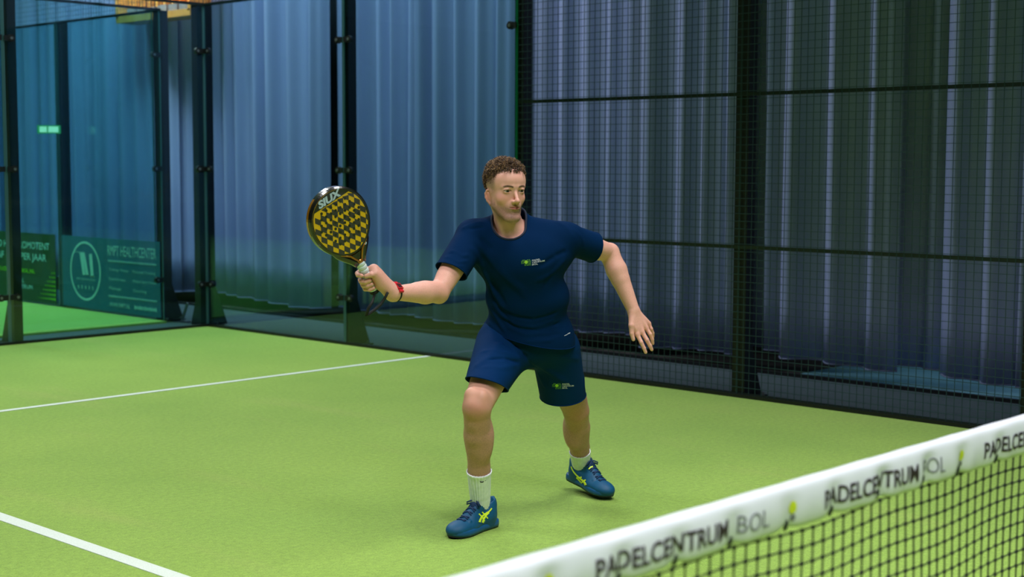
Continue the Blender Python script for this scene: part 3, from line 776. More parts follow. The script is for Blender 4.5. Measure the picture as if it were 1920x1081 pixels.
# --- legs
def leg(hip, kn, an, fwd, side):
    fwd = nrm(fwd); sd_ = nrm(np.cross(kn-an, fwd))
    return [rcone(hip, kn, .092, .0575, .02), rcone(lerp(hip, kn, .3)+fwd*.012, lerp(hip, kn, .85)+fwd*.008, .074, .054, .015),
            ell(kn+fwd*.022+np.array([0, 0, .004]), (.034, .030, .038), .025), ell(kn+fwd*.004+np.array([0, 0, .045])+sd_*.022, (.030, .034, .036), .02),
            ell(kn+fwd*.004+np.array([0, 0, .045])-sd_*.022, (.030, .034, .036), .02),
            rcone(kn, lerp(kn, an, .28), .0565, .0545, .012), rcone(lerp(kn, an, .28), lerp(kn, an, .62), .0545, .0455, .012), rcone(lerp(kn, an, .62), an, .0455, .0355, .012),
            ell(lerp(kn, an, .30)-fwd*.016+sd_*.014, (.047, .047, .105), .02), ell(lerp(kn, an, .27)-fwd*.016-sd_*.014, (.047, .047, .100), .02),
            ell(lerp(kn, an, .13)+fwd*.030, (.020, .018, .030), .02)]
fR = nrm(np.array([-.40, -1, 0])); fL = nrm(np.array([.55, -.84, 0]))
ftR = nrm(np.array([-.60, -.80, 0])); ftL = nrm(np.array([.62, -.78, 0]))
skin += leg(hipR, knR, anR, fR, -1); skin += leg(hipL, knL, anL, fL, 1)
for an, f, dz in ((anR, ftR, 0.0), (anL, ftL, -.03)):
    skin += [rcone(an-f*.02+np.array([0, 0, -.03]), an+f*.07+np.array([0, 0, -.066+dz]), .028, .018, .015)]

allc = np.array([p[1] for p in skin]); allr = np.array([p[2] for p in skin])[:, None]
SV, SQ = polygonise(skin, (allc-allr).min(0)-.02, (allc+allr).max(0)+.02, .0024)
SV = smooth_mesh(SV, SQ, 1, .35)
# --- skin colour, one value per vertex: complexion, lips, brows, stubble, cropped sides, body hair
rs_ = np.random.RandomState(4)
hp = (SV-headC) @ HM.T
def blob(p, c, r): q = (p-np.array(c))/np.array(r); return np.exp(-np.einsum('ij,ij->i', q, q))
def sstep(x, a, b): t = np.clip((x-a)/(b-a), 0, 1); return t*t*(3-2*t)
base = np.array(s2l((232, 173, 156))); C = np.tile(base, (len(SV), 1))
def tint(w, rgb):
    global C
    w = np.clip(w, 0, 1)[:, None]; C = C*(1-w)+np.array(s2l(rgb))*w
inhead = (np.abs(hp[:, 0]) < .1) & (np.abs(hp[:, 1]) < .14) & (hp[:, 2] > -.16) & (hp[:, 2] < .14)
hf = inhead.astype(float); jit = rs_.rand(len(SV))
legm = ((SV[:, 2] < .72)).astype(float)*(1-hf)
tint(legm*.7*(np.abs(SV[:, 0]) < .75), (200, 148, 122))
shin = legm*sstep(SV[:, 2], .62, .45); tint(shin*(.24+.22*(jit > .6)), (116, 84, 66))
arms = (1-hf)*(SV[:, 2] > .72); tint(arms*.18*(jit > .7), (170, 122, 92))
for kn in (knR, knL): tint(.5*blob(SV, kn+np.array([0, -.05, .0]), (.05, .06, .05)), (190, 120, 100))
tint(.6*blob(SV, elR, (.05, .05, .05)), (200, 140, 115))
for m_ in mcpL: tint(.35*blob(SV, m_, (.014, .014, .014)), (196, 128, 108))
tint(.35*blob(SV, palm, (.07, .07, .06)), (214, 150, 128))
tint(hf*.45*sstep(hp[:, 2], .00, .05)*(hp[:, 1] > .02), (236, 172, 156))
for s in (-1, 1):
    tint(hf*.75*blob(hp, (s*.044, .060, -.030), (.026, .036, .026)), (240, 160, 148))  # pink cheeks, with lightening against the green turf bounce painted in
    tint(hf*.7*blob(hp, (s*.076, -.014, -.030), (.014, .03, .035)), (206, 130, 108))
tint(hf*.35*blob(hp, (0, .11, -.036), (.015, .015, .012)), (206, 134, 114))
# stubble on jaw, chin and upper lip
jaw = sstep(-hp[:, 2], .048, .072)*sstep(hp[:, 1], -.02, .01)+.9*sstep(-hp[:, 2], .02, .06)*sstep(np.abs(hp[:, 0]), .048, .06)*sstep(hp[:, 1], -.03, -.005)*(hp[:, 1] < .03)
must = blob(hp, (0, .092, -.053), (.026, .03, .007))
stub = np.clip(jaw+.8*must, 0, 1)*sstep(-hp[:, 2], -.01, .02)*sstep(hp[:, 2], -.150, -.118)*sstep(hp[:, 1]-.35*(-hp[:, 2]-.10), -.03, .02)
tint(hf*stub*(.50+.14*(jit > .5)), (94, 70, 60))
# lips
lip = blob(hp, (0, .092, -.0655), (.026, .03, .0085)); tint(hf*sstep(lip, .35, .75)*.85, (186, 100, 96))
tint(hf*sstep(blob(hp, (0, .09, -.0650), (.028, .03, .0014)), .4, .8)*.6, (96, 50, 46))
# brows and lash lines
for s in (-1, 1):
    xx = s*hp[:, 0]; zc = .0195+.0040*np.sin(np.clip((xx-.012)/.040, 0, 1)*math.pi)-.05*np.maximum(xx-.040, 0)
    w = np.exp(-((hp[:, 2]-zc)/.0041)**4)*sstep(xx, .009, .016)*(1-sstep(xx, .046, .054))*(hp[:, 1] > .04)
    tint(hf*w*(.85+.15*(jit > .4)), (66, 46, 36))
    e = ((hp[:, 0]-s*.0325)/.0145)**2+((hp[:, 2]-.0035)/.0062)**2
    tint(hf*(hp[:, 1] > .06)*np.exp(-((e-1.0)/.35)**2)*.75*(hp[:, 2] > .002), (58, 38, 32))
    tint(hf*(hp[:, 1] > .05)*.35*blob(hp, (s*.0325, .085, -.006), (.016, .03, .006)), (176, 118, 104))
# hair line: cropped sides fade into skin above the ears
crop = sstep(hp[:, 2], -.012, .040)*(1-sstep(hp[:, 1], .026, .050))*(np.abs(hp[:, 0]) < .079)+ (hp[:, 1] < -.03)*sstep(hp[:, 2], -.05, .01)
top = sstep(hp[:, 2]-.30*np.maximum(hp[:, 1]-.02, 0)-.058, 0, .018)*(hp[:, 1] < .068)
sideb = blob(hp, (-.072, .018, .0), (.012, .012, .03))+blob(hp, (.072, .018, .0), (.012, .012, .03))
tint(hf*np.clip(crop, 0, 1)*(.62+.20*(jit > .5)), (104, 88, 76)); tint(hf*.45*sideb*(jit > .35), (96, 76, 60)); tint(hf*top, (52, 36, 26))
M_skin = bpy.data.materials.new('skin'); M_skin.use_nodes = True
nt = M_skin.node_tree; b = nt.nodes['Principled BSDF']
at_ = nt.nodes.new('ShaderNodeVertexColor'); at_.layer_name = 'complexion'; nt.links.new(at_.outputs[0], b.inputs['Base Color'])
b.inputs['Roughness'].default_value = .52; b.inputs['Specular IOR Level'].default_value = .38
b.inputs['Subsurface Weight'].default_value = .12; b.inputs['Subsurface Radius'].default_value = (.012, .004, .002); b.inputs['Subsurface Scale'].default_value = 1.0
body = mesh_np('body', SV, SQ, M_skin, person)
ca = body.data.color_attributes.new('complexion', 'FLOAT_COLOR', 'POINT')
ca.data.foreach_set('color', np.concatenate([C, np.ones((len(C), 1))], 1).astype(np.float32).ravel())

# eyes
def eye_mat():
    m = bpy.data.materials.new('eye'); m.use_nodes = True; nt = m.node_tree; b = nt.nodes['Principled BSDF']
    tc = nt.nodes.new('ShaderNodeTexCoord'); sp = nt.nodes.new('ShaderNodeVectorMath'); sp.operation = 'NORMALIZE'
    nt.links.new(tc.outputs['Object'], sp.inputs[0]); sx_ = nt.nodes.new('ShaderNodeSeparateXYZ'); nt.links.new(sp.outputs[0], sx_.inputs[0])
    cr = nt.nodes.new('ShaderNodeValToRGB'); nt.links.new(sx_.outputs[1], cr.inputs[0]); cr.color_ramp.interpolation = 'CONSTANT'
    e = cr.color_ramp.elements; e[0].position = 0; e[0].color = s2l((172, 160, 152))+(1,); e[1].position = .89; e[1].color = s2l((44, 40, 34))+(1,)
    n = e.new(.905); n.color = s2l((62, 54, 44))+(1,); n = e.new(.975); n.color = (.004, .004, .004, 1)
    nt.links.new(cr.outputs[0], b.inputs['Base Color']); b.inputs['Roughness'].default_value = .12
    return m
M_eye = eye_mat()
for s in (-1, 1):
    bm = bmesh.new(); bmesh.ops.create_uvsphere(bm, u_segments=24, v_segments=16, radius=.0146); me = bpy.data.meshes.new('eyeball'); bm.to_mesh(me); bm.free()
    me.polygons.foreach_set('use_smooth', [True]*len(me.polygons)); me.materials.append(M_eye)
    o = bpy.data.objects.new('eyeball', me); COL.objects.link(o); o.parent = person
    g = nrm(hy+hx*.02-hz*.05); gx = nrm(np.cross(g, hz)); gz = np.cross(gx, g); p = H(s*.0325, .0705, .0035)
    o.matrix_local = Matrix(((gx[0], g[0], gz[0], p[0]), (gx[1], g[1], gz[1], p[1]), (gx[2], g[2], gz[2], p[2]), (0, 0, 0, 1)))

# ------------------------------------------------------------------ hair: short curls on top of the head
def build_hair():
    rnd = np.random.RandomState(11); mb = MB()
    cc = np.array([0, -.014, .034]); rr = np.array([.079, .099, .086])
    n = 0
    while n < 4200:
        v = rnd.normal(size=3); v /= np.linalg.norm(v); p = cc+v*rr; x, y, z = p
        line = .058 if y < .055 else .076
        if y > .02: line = max(line, .058+.5*(y-.02))
        line += rnd.normal()*.004
        if z < line: continue
        edge = np.clip((z-line)/.03, 0, 1); nrm_ = v/rr; nrm_ /= np.linalg.norm(nrm_)
        L = (.012+.018*edge)*rnd.uniform(.6, 1.25)
        d = nrm_*1.0+np.array([0, .50*(y > -.03), .30])+rnd.normal(size=3)*.40
        if y > .045 and z < .1: d = nrm_*.75+np.array([rnd.normal()*.5, .35, .10])
        d /= np.linalg.norm(d); s1 = np.cross(d, rnd.normal(size=3)); s1 /= np.linalg.norm(s1); s2 = np.cross(d, s1)
        pts = []; m = 8; R = rnd.uniform(.0035, .0075); ph_ = rnd.uniform(0, 6.28); tw = rnd.uniform(5.5, 9.5)
        for k in range(m):
            t = k/(m-1)
            q = p-nrm_*.004+d*L*(t-.25*t*t)+(s1*(math.cos(ph_+tw*t)-math.cos(ph_))+s2*(math.sin(ph_+tw*t)-math.sin(ph_)))*R*(.3+.7*t)
            pts.append(H(*q))
        w = rnd.uniform(.0008, .0014)
        mb.tube(pts, [w*1.2, w*1.2, w*1.2, w*1.1, w, w*.9, w*.8, w*.4], 3, mi=int(rnd.rand() > .66)); n += 1
    n = 0
    while n < 2600:   # cropped sides, shorter and sparser towards the ears
        v = rnd.normal(size=3); v /= np.linalg.norm(v); p = cc+v*(rr-.001); x, y, z = p
        if y > .036 or z > .075 or z < .012-.03*(y < -.03): continue
        e = np.clip((z-.022)/.045, 0, 1) if y > -.03 else np.clip((z+.03)/.08, 0, 1)
        if rnd.rand() > e**1.1: continue
        nn = v/rr; nn /= np.linalg.norm(nn); L = .002+.011*e*rnd.uniform(.7, 1.2)
        d = nn*.9+np.array([0, .25, .25])+rnd.normal(size=3)*.3; d /= np.linalg.norm(d)
        mb.tube([H(*(p-nn*.003)), H(*(p+d*L*.6)), H(*(p+d*L+nn*.001))], [.0009, .0008, .0003], 3, mi=int(rnd.rand() > .75)); n += 1
    # a few loose strands falling on the forehead
    for k in range(40):
        x = rnd.uniform(-.045, .05); p = np.array([x, .074-.25*abs(x)**1.2, .088+rnd.uniform(-.004, .01)]); L = rnd.uniform(.010, .020)
        pts = [H(*(p+np.array([rnd.normal()*.002*t+x*.05*t, .012*math.sin(1.9*t), -L*t*t+.006*t]))) for t in np.linspace(0, 1, 5)]
        mb.tube(pts, [.0016, .0015, .0013, .001, .0004], 4, mi=0)
    m1 = mat('hair_brown', (80, 57, 40), .5, noise=(300, .7, (44, 30, 22)), spec=.4); m2 = mat('hair_light', (150, 116, 78), .45, spec=.4)
    return mb.build('hair', [m1, m2], person, smooth=True)
hair = build_hair()

# ------------------------------------------------------------------ clothes
def shade_obj(o): o.data.polygons.foreach_set('use_smooth', [True]*len(o.data.polygons))
def cast(prims, px, py, d0=5.2, d1=7.6):
    """first point of a surface met along the line of sight through a photo pixel"""
    ds = np.arange(d0, d1, .006); P_ = np.array([at(px, py, d) for d in ds]); v = sdf_eval(prims, P_)
    i = np.argmax(v < 0)
    return P_[i] if v[i] < 0 else None
def folds(prims, segs):
    out = []
    for s in segs:
        pts, amp, w = s
        c = [cast(prims, *p) for p in pts]
        for a, b in zip(c[:-1], c[1:]):
            if a is not None and b is not None: out.append(ridge(a, b, amp, w))
    return out
def plane3(a, b, c, keep):
    n = nrm(np.cross(b-a, c-a)); 
    if (keep-a) @ n < 0: n = -n
    return a, n
def cut(V, Q, planes, hole=None):
    """planes: (point, normal, region centre, region radius) - removes what lies behind the plane inside the region"""
    me = bpy.data.meshes.new('tmp'); me.from_pydata(V.tolist(), [], Q.tolist()); bm = bmesh.new(); bm.from_mesh(me); bpy.data.meshes.remove(me)
    for p, n, c, r in planes:
        p, n, c = Vector(p), Vector(n), Vector(c)
        fs = [f for f in bm.faces if (f.calc_center_median()-c).length < r]
        geom = list({v for f in fs for v in f.verts})+list({e for f in fs for e in f.edges})+fs
        bmesh.ops.bisect_plane(bm, geom=geom, plane_co=p, plane_no=n, clear_inner=False, clear_outer=False, dist=1e-5)
        kill = [f for f in bm.faces if (f.calc_center_median()-c).length < r+.01 and (f.calc_center_median()-p).dot(n) < 0]
        bmesh.ops.delete(bm, geom=kill, context='FACES')
    if hole is not None:   # opening bounded by an implicit surface; its rim is drawn onto that surface
        bm.verts.ensure_lookup_table(); P_ = np.array([v.co[:] for v in bm.verts]); g = sdf_eval(hole, P_); top_ = P_[:, 2] > 1.16
        for v, q, t in zip(bm.verts, g, top_): v.tag = bool(q < 0 and t)
        bmesh.ops.delete(bm, geom=[v for v in bm.verts if v.tag], context='VERTS')
        for _ in range(4):
            bv_ = [v for v in bm.verts if v.is_boundary]
            P_ = np.array([v.co[:] for v in bv_]); g = sdf_eval(hole, P_); near_ = (np.abs(g) < .012) & (P_[:, 2] > 1.16); h = .001
            gr = np.stack([(sdf_eval(hole, P_+np.eye(3)[k]*h)-g)/h for k in range(3)], 1)
            for v, q, n_, ok in zip(bv_, g, gr, near_):
                if ok: v.co -= Vector(n_*q)
    # drop loose islands
    bm.verts.ensure_lookup_table(); seen = set(); best = []
    for v in bm.verts:
        if v in seen: continue
        st = [v]; seen.add(v); isl = []
        while st:
            q = st.pop(); isl.append(q)
            for e in q.link_edges:
                w = e.other_vert(q)
                if w not in seen: seen.add(w); st.append(w)
        if len(isl) > len(best): best = isl
    bs = set(best); bmesh.ops.delete(bm, geom=[v for v in bm.verts if v not in bs], context='VERTS')
    bmesh.ops.recalc_face_normals(bm, faces=bm.faces)
    return bm
def bm_obj(bm, name, m, parent, thick=.003):
    me = bpy.data.meshes.new(name); bm.to_mesh(me)
    me.materials.append(m); o = bpy.data.objects.new(name, me); COL.objects.link(o); o.parent = parent; shade_obj(o)
    if thick: md = o.modifiers.new('thick', 'SOLIDIFY'); md.thickness = thick; md.offset = -1
    return o
def boundary_loops(bm):
    es = {e for e in bm.edges if e.is_boundary}; loops = []
    while es:
        e = es.pop(); lp = [e.verts[0], e.verts[1]]
        while True:
            nx = [x for x in lp[-1].link_edges if x in es]
            if not nx: break
            es.discard(nx[0]); lp.append(nx[0].other_vert(lp[-1]))
            if lp[-1] is lp[0]: break
        loops.append([v.co.copy() for v in lp[:-1]])
    return loops
def band(loop, r, name, m, parent, off=(0, 0, 0), every=2):
    pts = [p+Vector(off) for p in loop[::every]]
    n = len(pts); sm = [(pts[i-2]+pts[i-1]+pts[i]+pts[(i+1) % n]+pts[(i+2) % n])/5 for i in range(n)]
    return MB().tube(sm, r, 6, closed=True).build(name, m, parent, smooth=True)
def bvh_of(bm): return BVHTree.FromBMesh(bm)
EYE = np.array([(CAM-PO) @ PR, (CAM-PO) @ PH, CAM[2]])
def onto(bv, px, py, lift=.0015):
    """point of a cloth surface seen at a photo pixel, lifted off it a little"""
    d = nrm(at(px, py, 6.0)-EYE); loc, n, i, t = bv.ray_cast(Vector(EYE), Vector(d))
    if loc is None: return None
    return loc-Vector(d)*lift
def decal(bv, polys, name, m, parent, lift=.0015):
    """flat print: polygons given in photo pixels, laid on the cloth"""
    mb = MB()
    for poly in polys:
        c = [onto(bv, x, y, lift) for x, y in poly]
        if any(q is None for q in c): continue
        mb.add(c, [tuple(range(len(c)))])
    return mb.build(name, m, parent)
def decal_text(bv, body, x, y, h, w, slope, name, m, parent, bold=.02):
    me = text_mesh(body, 1.0, bold, 0, 'LEFT', 2); xs_ = [v.co.x for v in me.vertices]; a, b_ = min(xs_), max(xs_)
    for v in me.vertices:
        u = (v.co.x-a)/(b_-a)*w; q = onto(bv, x+u, y+slope*u-v.co.y/.7*h)
        v.co = q if q is not None else Vector((0, 0, 0))
    me.materials.append(m); o = bpy.data.objects.new(name, me); COL.objects.link(o); o.parent = parent; return o

M_shirt = mat('navy_jersey', (0, 36, 74), .85, noise=(6, .5, (0, 28, 62)), bump=(700, .12), spec=.06)
M_collar = mat('navy_collar', (9, 26, 52), .8)
M_shorts = mat('navy_shorts', (0, 44, 90), .8, noise=(6, .5, (0, 36, 78)), bump=(600, .1), spec=.08)
M_logo = mat('logo_lime', (150, 205, 50), .6); M_logo2 = mat('logo_green', (96, 160, 40), .6); M_txt = mat('logo_white', (190, 196, 210), .6)

sh = [ell(at(976, 490, 6.185), (.186, .122, .135), 0), ell(at(989, 556, 6.25), (.180, .125, .14), .06), ell(at(990, 640, 6.32), (.204, .152, .20), .05),
      rcone(at(912, 462, 6.16), at(1040, 466, 6.215), .092, .092, .05), rcone(neckB+np.array([0, .02, -.02]), at(957, 412, 6.17), .085, .070, .03)]
for S, t in ((shR, -1), (shL, 1)):
    sh += [rcone(lerp(neckB, S, .2)+np.array([0, .025, .004]), S+np.array([0, .008, .004]), .060, .062, .04)]
sh += [rcone(shR+np.array([0, 0, -.006]), lerp(shR, elR, .80), .070, .068, .03), rcone(shL, lerp(shL, elL, .85), .066, .066, .025)]
sh += folds(sh, [
    (((846, 470), (868, 480), (878, 478)), .006, .006), (((836, 482), (860, 492), (876, 489)), .007, .005), (((842, 476), (872, 487)), -.005, .004),
    (((831, 489), (852, 499), (868, 499)), .004, .005), (((868, 428), (880, 424), (905, 416)), .006, .008), (((880, 430), (908, 426)), -.006, .007),
    (((884, 466), (905, 505), (930, 560)), .012, .011), (((893, 452), (930, 500), (985, 545)), .008, .013), (((900, 445), (925, 470)), -.005, .010),
    (((1058, 486), (1030, 515), (1005, 525)), .010, .010), (((1062, 470), (1040, 480), (1010, 500)), -.005, .011), (((1070, 430), (1090, 445), (1096, 470)), .004, .008),
    (((1040, 415), (1060, 425), (1075, 445)), .004, .010), (((912, 548), (922, 582), (948, 622)), .012, .008), (((919, 540), (934, 575), (960, 605)), -.007, .008), (((907, 578), (918, 604), (940, 624)), .011, .007),
    (((938, 588), (966, 607), (1000, 612), (1036, 600), (1066, 578)), .011, .007), (((945, 598), (975, 616), (1010, 618), (1050, 604)), -.005, .007), (((950, 612), (985, 627), (1030, 624), (1072, 602)), .010, .006),
    (((930, 572), (960, 592), (1000, 598), (1045, 584)), -.006, .009), (((985, 640), (1030, 638), (1076, 622)), .008, .006), (((1000, 632), (1050, 626)), -.003, .007),
    (((1064, 520), (1058, 550), (1066, 580)), .007, .009), (((915, 520), (950, 575)), -.006, .012), (((925, 470), (950, 520), (990, 560)), .004, .014), (((1040, 500), (1020, 540)), -.004, .012)])
c_ = np.array([p[1] for p in sh[:9]]); 
V, Q = polygonise(sh, c_.min(0)-.30, c_.max(0)+.30, .0042); V = smooth_mesh(V, Q, 1, .4)
pl = []
a_, n_ = plane3(at(893, 606, 6.28), at(988, 647, 6.16), at(1082, 643, 6.34), chest); pl.append((a_, n_, pelv, .42))
pl.append((at(841, 503, 5.99), nrm([.36, .45, .83]), lerp(shR, elR, .9), .16))
pl.append((at(1110, 468, 6.33), nrm([-.78, -.60, .20]), lerp(shL, elL, .95), .16))
NK = [rcone(at(955, 419, 6.105), at(956, 330, 6.14), .0725, .105, 0)]
bm = cut(V, Q, pl, NK); bv_sh = bvh_of(bm); loops = boundary_loops(bm)
shirt = bm_obj(bm, 'shirt', M_shirt, person); bm.free()
for lp in loops:
    if len(lp) < 30: continue
    c = np.mean([np.array(p) for p in lp], 0)
    if np.linalg.norm(c-np.array(at(955, 418, 6.14))) < .09: band(lp, .0048, 'collar', M_collar, shirt)
    elif np.linalg.norm(c-lerp(shR, elR, .65)) < .1 or np.linalg.norm(c-lerp(shL, elL, .7)) < .1: band(lp, .0028, 'cuff', M_shirt, shirt)
    else: band(lp, .0030, 'hem', M_shirt, shirt)
# chest print: ball in a field of bars, three lines of type
def logo(bv, cx, cy, k, parent, slope):
    ball = [[(cx+3.3*k*math.cos(t), cy+3.2*k*math.sin(t)) for t in np.linspace(0, 2*math.pi, 14)[:-1]]]
    bars = []
    for j in range(6):
        for i in range(9):
            x, y = cx-9.3*k+i*2.12*k, cy-4.6*k+j*2.05*k
            if (x+.7*k-cx)**2+(y+.6*k-cy)**2 < (4.1*k)**2 or (j >= 4 and i < 3) or (j == 0 and i in (0, 8)): continue
            y += slope*(x-cx)*.5; w = (1.5 if (i+j) % 3 else 1.0)*k
            bars.append([(x, y), (x+w, y+slope*.5), (x+w, y+1.1*k), (x, y+1.1*k)])
    decal(bv, bars, 'print_bars', M_logo2, parent); decal(bv, ball, 'print_ball', M_logo, parent, .002)
    for q, (body, w) in enumerate((('PADEL', 15.5), ('CENTRUM', 23.5), ('BOL', 11))):
        decal_text(bv, body, cx+11.2*k, cy+(-1.4+3.9*q)*k, 2.9*k, w*k, slope, 'print_letters', M_txt, parent)
logo(bv_sh, 986.5, 491, 1.0, shirt, -.16)
decal(bv_sh, [[(1058, 628.5), (1064, 626), (1064, 627.2), (1058, 629.5)], [(1064, 625), (1069, 622.5), (1069, 624.5), (1064, 626.5)]], 'print_mark', M_txt, shirt)

so = [ell(pelv+np.array([0, 0, .0]), (.188, .140, .115), 0), ell(pelv+np.array([0, 0, .08]), (.172, .122, .10), .04), rcone(at(936, 648, 6.30), at(906, 730, 6.05), .104, .083, .05), rcone(at(1042, 655, 6.40), at(1059, 762, 6.56), .108, .101, .05)]
so += [rcone(at(960, 660, 6.30), at(922, 712, 6.14), .085, .078, .04)]
so += folds(so, [(((975, 672), (940, 660), (905, 660)), .012, .008), (((972, 680), (945, 672), (915, 675)), -.009, .007), (((968, 684), (940, 690), (905, 690)), .005, .010),
    (((985, 650), (1020, 690), (1060, 715)), .011, .012), (((960, 640), (990, 672), (1025, 715)), -.009, .010), (((1000, 640), (1050, 668), (1085, 672)), .006, .012),
    (((1090, 660), (1094, 700), (1095, 730)), .004, .012), (((940, 640), (920, 670), (890, 690)), .005, .016), (((1010, 700), (1025, 728)), .006, .009), (((900, 615), (930, 640), (965, 655)), -.005, .010),
    (((990, 668), (1030, 720)), .006, .008)])
c_ = np.array([p[1] for p in so[:4]])
V, Q = polygonise(so, c_.min(0)-.28, c_.max(0)+.28, .0042); V = smooth_mesh(V, Q, 1, .4)
axR = nrm(knR-hipR); axL = nrm(knL-hipL)
pl = [(at(907, 712, 6.02), -nrm([-.24, -.30, -.90]), at(900, 745, 6.05), .16), (at(1056, 740, 6.53), -nrm([.05, .30, -.95]), at(1062, 775, 6.57), .17),
      (at(988, 588, 6.3), nrm([0.1, 0, -1]), at(988, 560, 6.3), .24)]
bm = cut(V, Q, pl); bv_so = bvh_of(bm); loops = boundary_loops(bm)
shorts = bm_obj(bm, 'shorts', M_shorts, person); bm.free()
for lp in loops:
    if len(lp) > 30: band(lp, .003, 'hem', M_shorts, shorts)
logo(bv_so, 1044, 722.5, .92, shorts, -.04)
M_piping = mat('side_piping', (176, 182, 190), .5)
decal(bv_so, [[(895.5, 622), (897, 619), (893, 630), (891.5, 632)]], 'pocket_piping', M_piping, shorts)

# socks: ribbed tubes fitted to the leg
M_sock = mat('white_sock', (244, 246, 252), .9, noise=(60, .4, (200, 212, 214)))
M_swoosh = mat('sock_mark', (46, 30, 44), .7)
LEGS = leg(hipR, knR, anR, fR, -1)+leg(hipL, knL, anL, fL, 1)
def sock(kn, an, top, swoosh, pix):
    a = lerp(kn, an, top); b = an+np.array([0, 0, -.045]); axv = nrm(b-a); u = nrm(np.cross(axv, [0, 1, 0])); w = np.cross(axv, u)
    NA, NZ = 144, 26; V = []; F = []
    ts = np.linspace(0, 1, NZ); dirs = [u*math.cos(2*math.pi*i/NA)+w*math.sin(2*math.pi*i/NA) for i in range(NA)]
    for t in ts:
        c = lerp(a, b, t); rr = np.arange(.02, .075, .0015)
        P_ = (c[None, None]+np.array(dirs)[:, None]*rr[None, :, None]).reshape(-1, 3); d = sdf_eval(LEGS, P_).reshape(NA, -1)
        r0 = rr[np.argmax(d > 0, axis=1)]; r0 = (np.roll(r0, 1)+r0+np.roll(r0, -1)+np.roll(r0, 2)+np.roll(r0, -2))/5
        for i in range(NA):
            rib = .0009*(1 if (i % 6) < 3 else -1)
            slump = .0007*math.sin(t*38+.5*math.sin(i*.2)) if t > .55 else 0
            V.append(c+dirs[i]*(r0[i]+.0048+rib+slump))
    for j in range(NZ-1):
        for i in range(NA): F.append((j*NA+i, j*NA+(i+1) % NA, (j+1)*NA+(i+1) % NA, (j+1)*NA+i))
    mb = MB().add(V, F); o = mb.build('sock', M_sock, person, smooth=True)
    md = o.modifiers.new('thick', 'SOLIDIFY'); md.thickness = .003; md.offset = -1
    bm = bmesh.new(); bm.from_mesh(o.data); bv = bvh_of(bm); bm.free()
    x, y, k = pix
    decal(bv, [[(x-5*k, y-1.0*k), (x-4*k, y+1.6*k), (x-1*k, y+1.9*k), (x-1.5*k, y+.6*k), (x-3.6*k, y+.2*k)], [(x-1.5*k, y+.6*k), (x-1*k, y+1.9*k), (x+6*k, y-2.6*k)]], 'sock_mark', M_swoosh, o, .003)
    return o
def top_frac(kn, an, py):
    ts = np.linspace(0, 1, 200); 
    def row(p):
        w = PR*p[0]+PH*p[1]+np.array([0, 0, p[2]])+PO-CAM; return 540.5-F_PX*(w @ UP)/(w @ FWD)
    return ts[int(np.argmin([abs(row(lerp(kn, an, t))-py) for t in ts]))]
sock(knR, anR, top_frac(knR, anR, 882), True, (906, 902, 1.35)); sock(knL, anL, top_frac(knL, anL, 845), True, (1084, 852, .9))

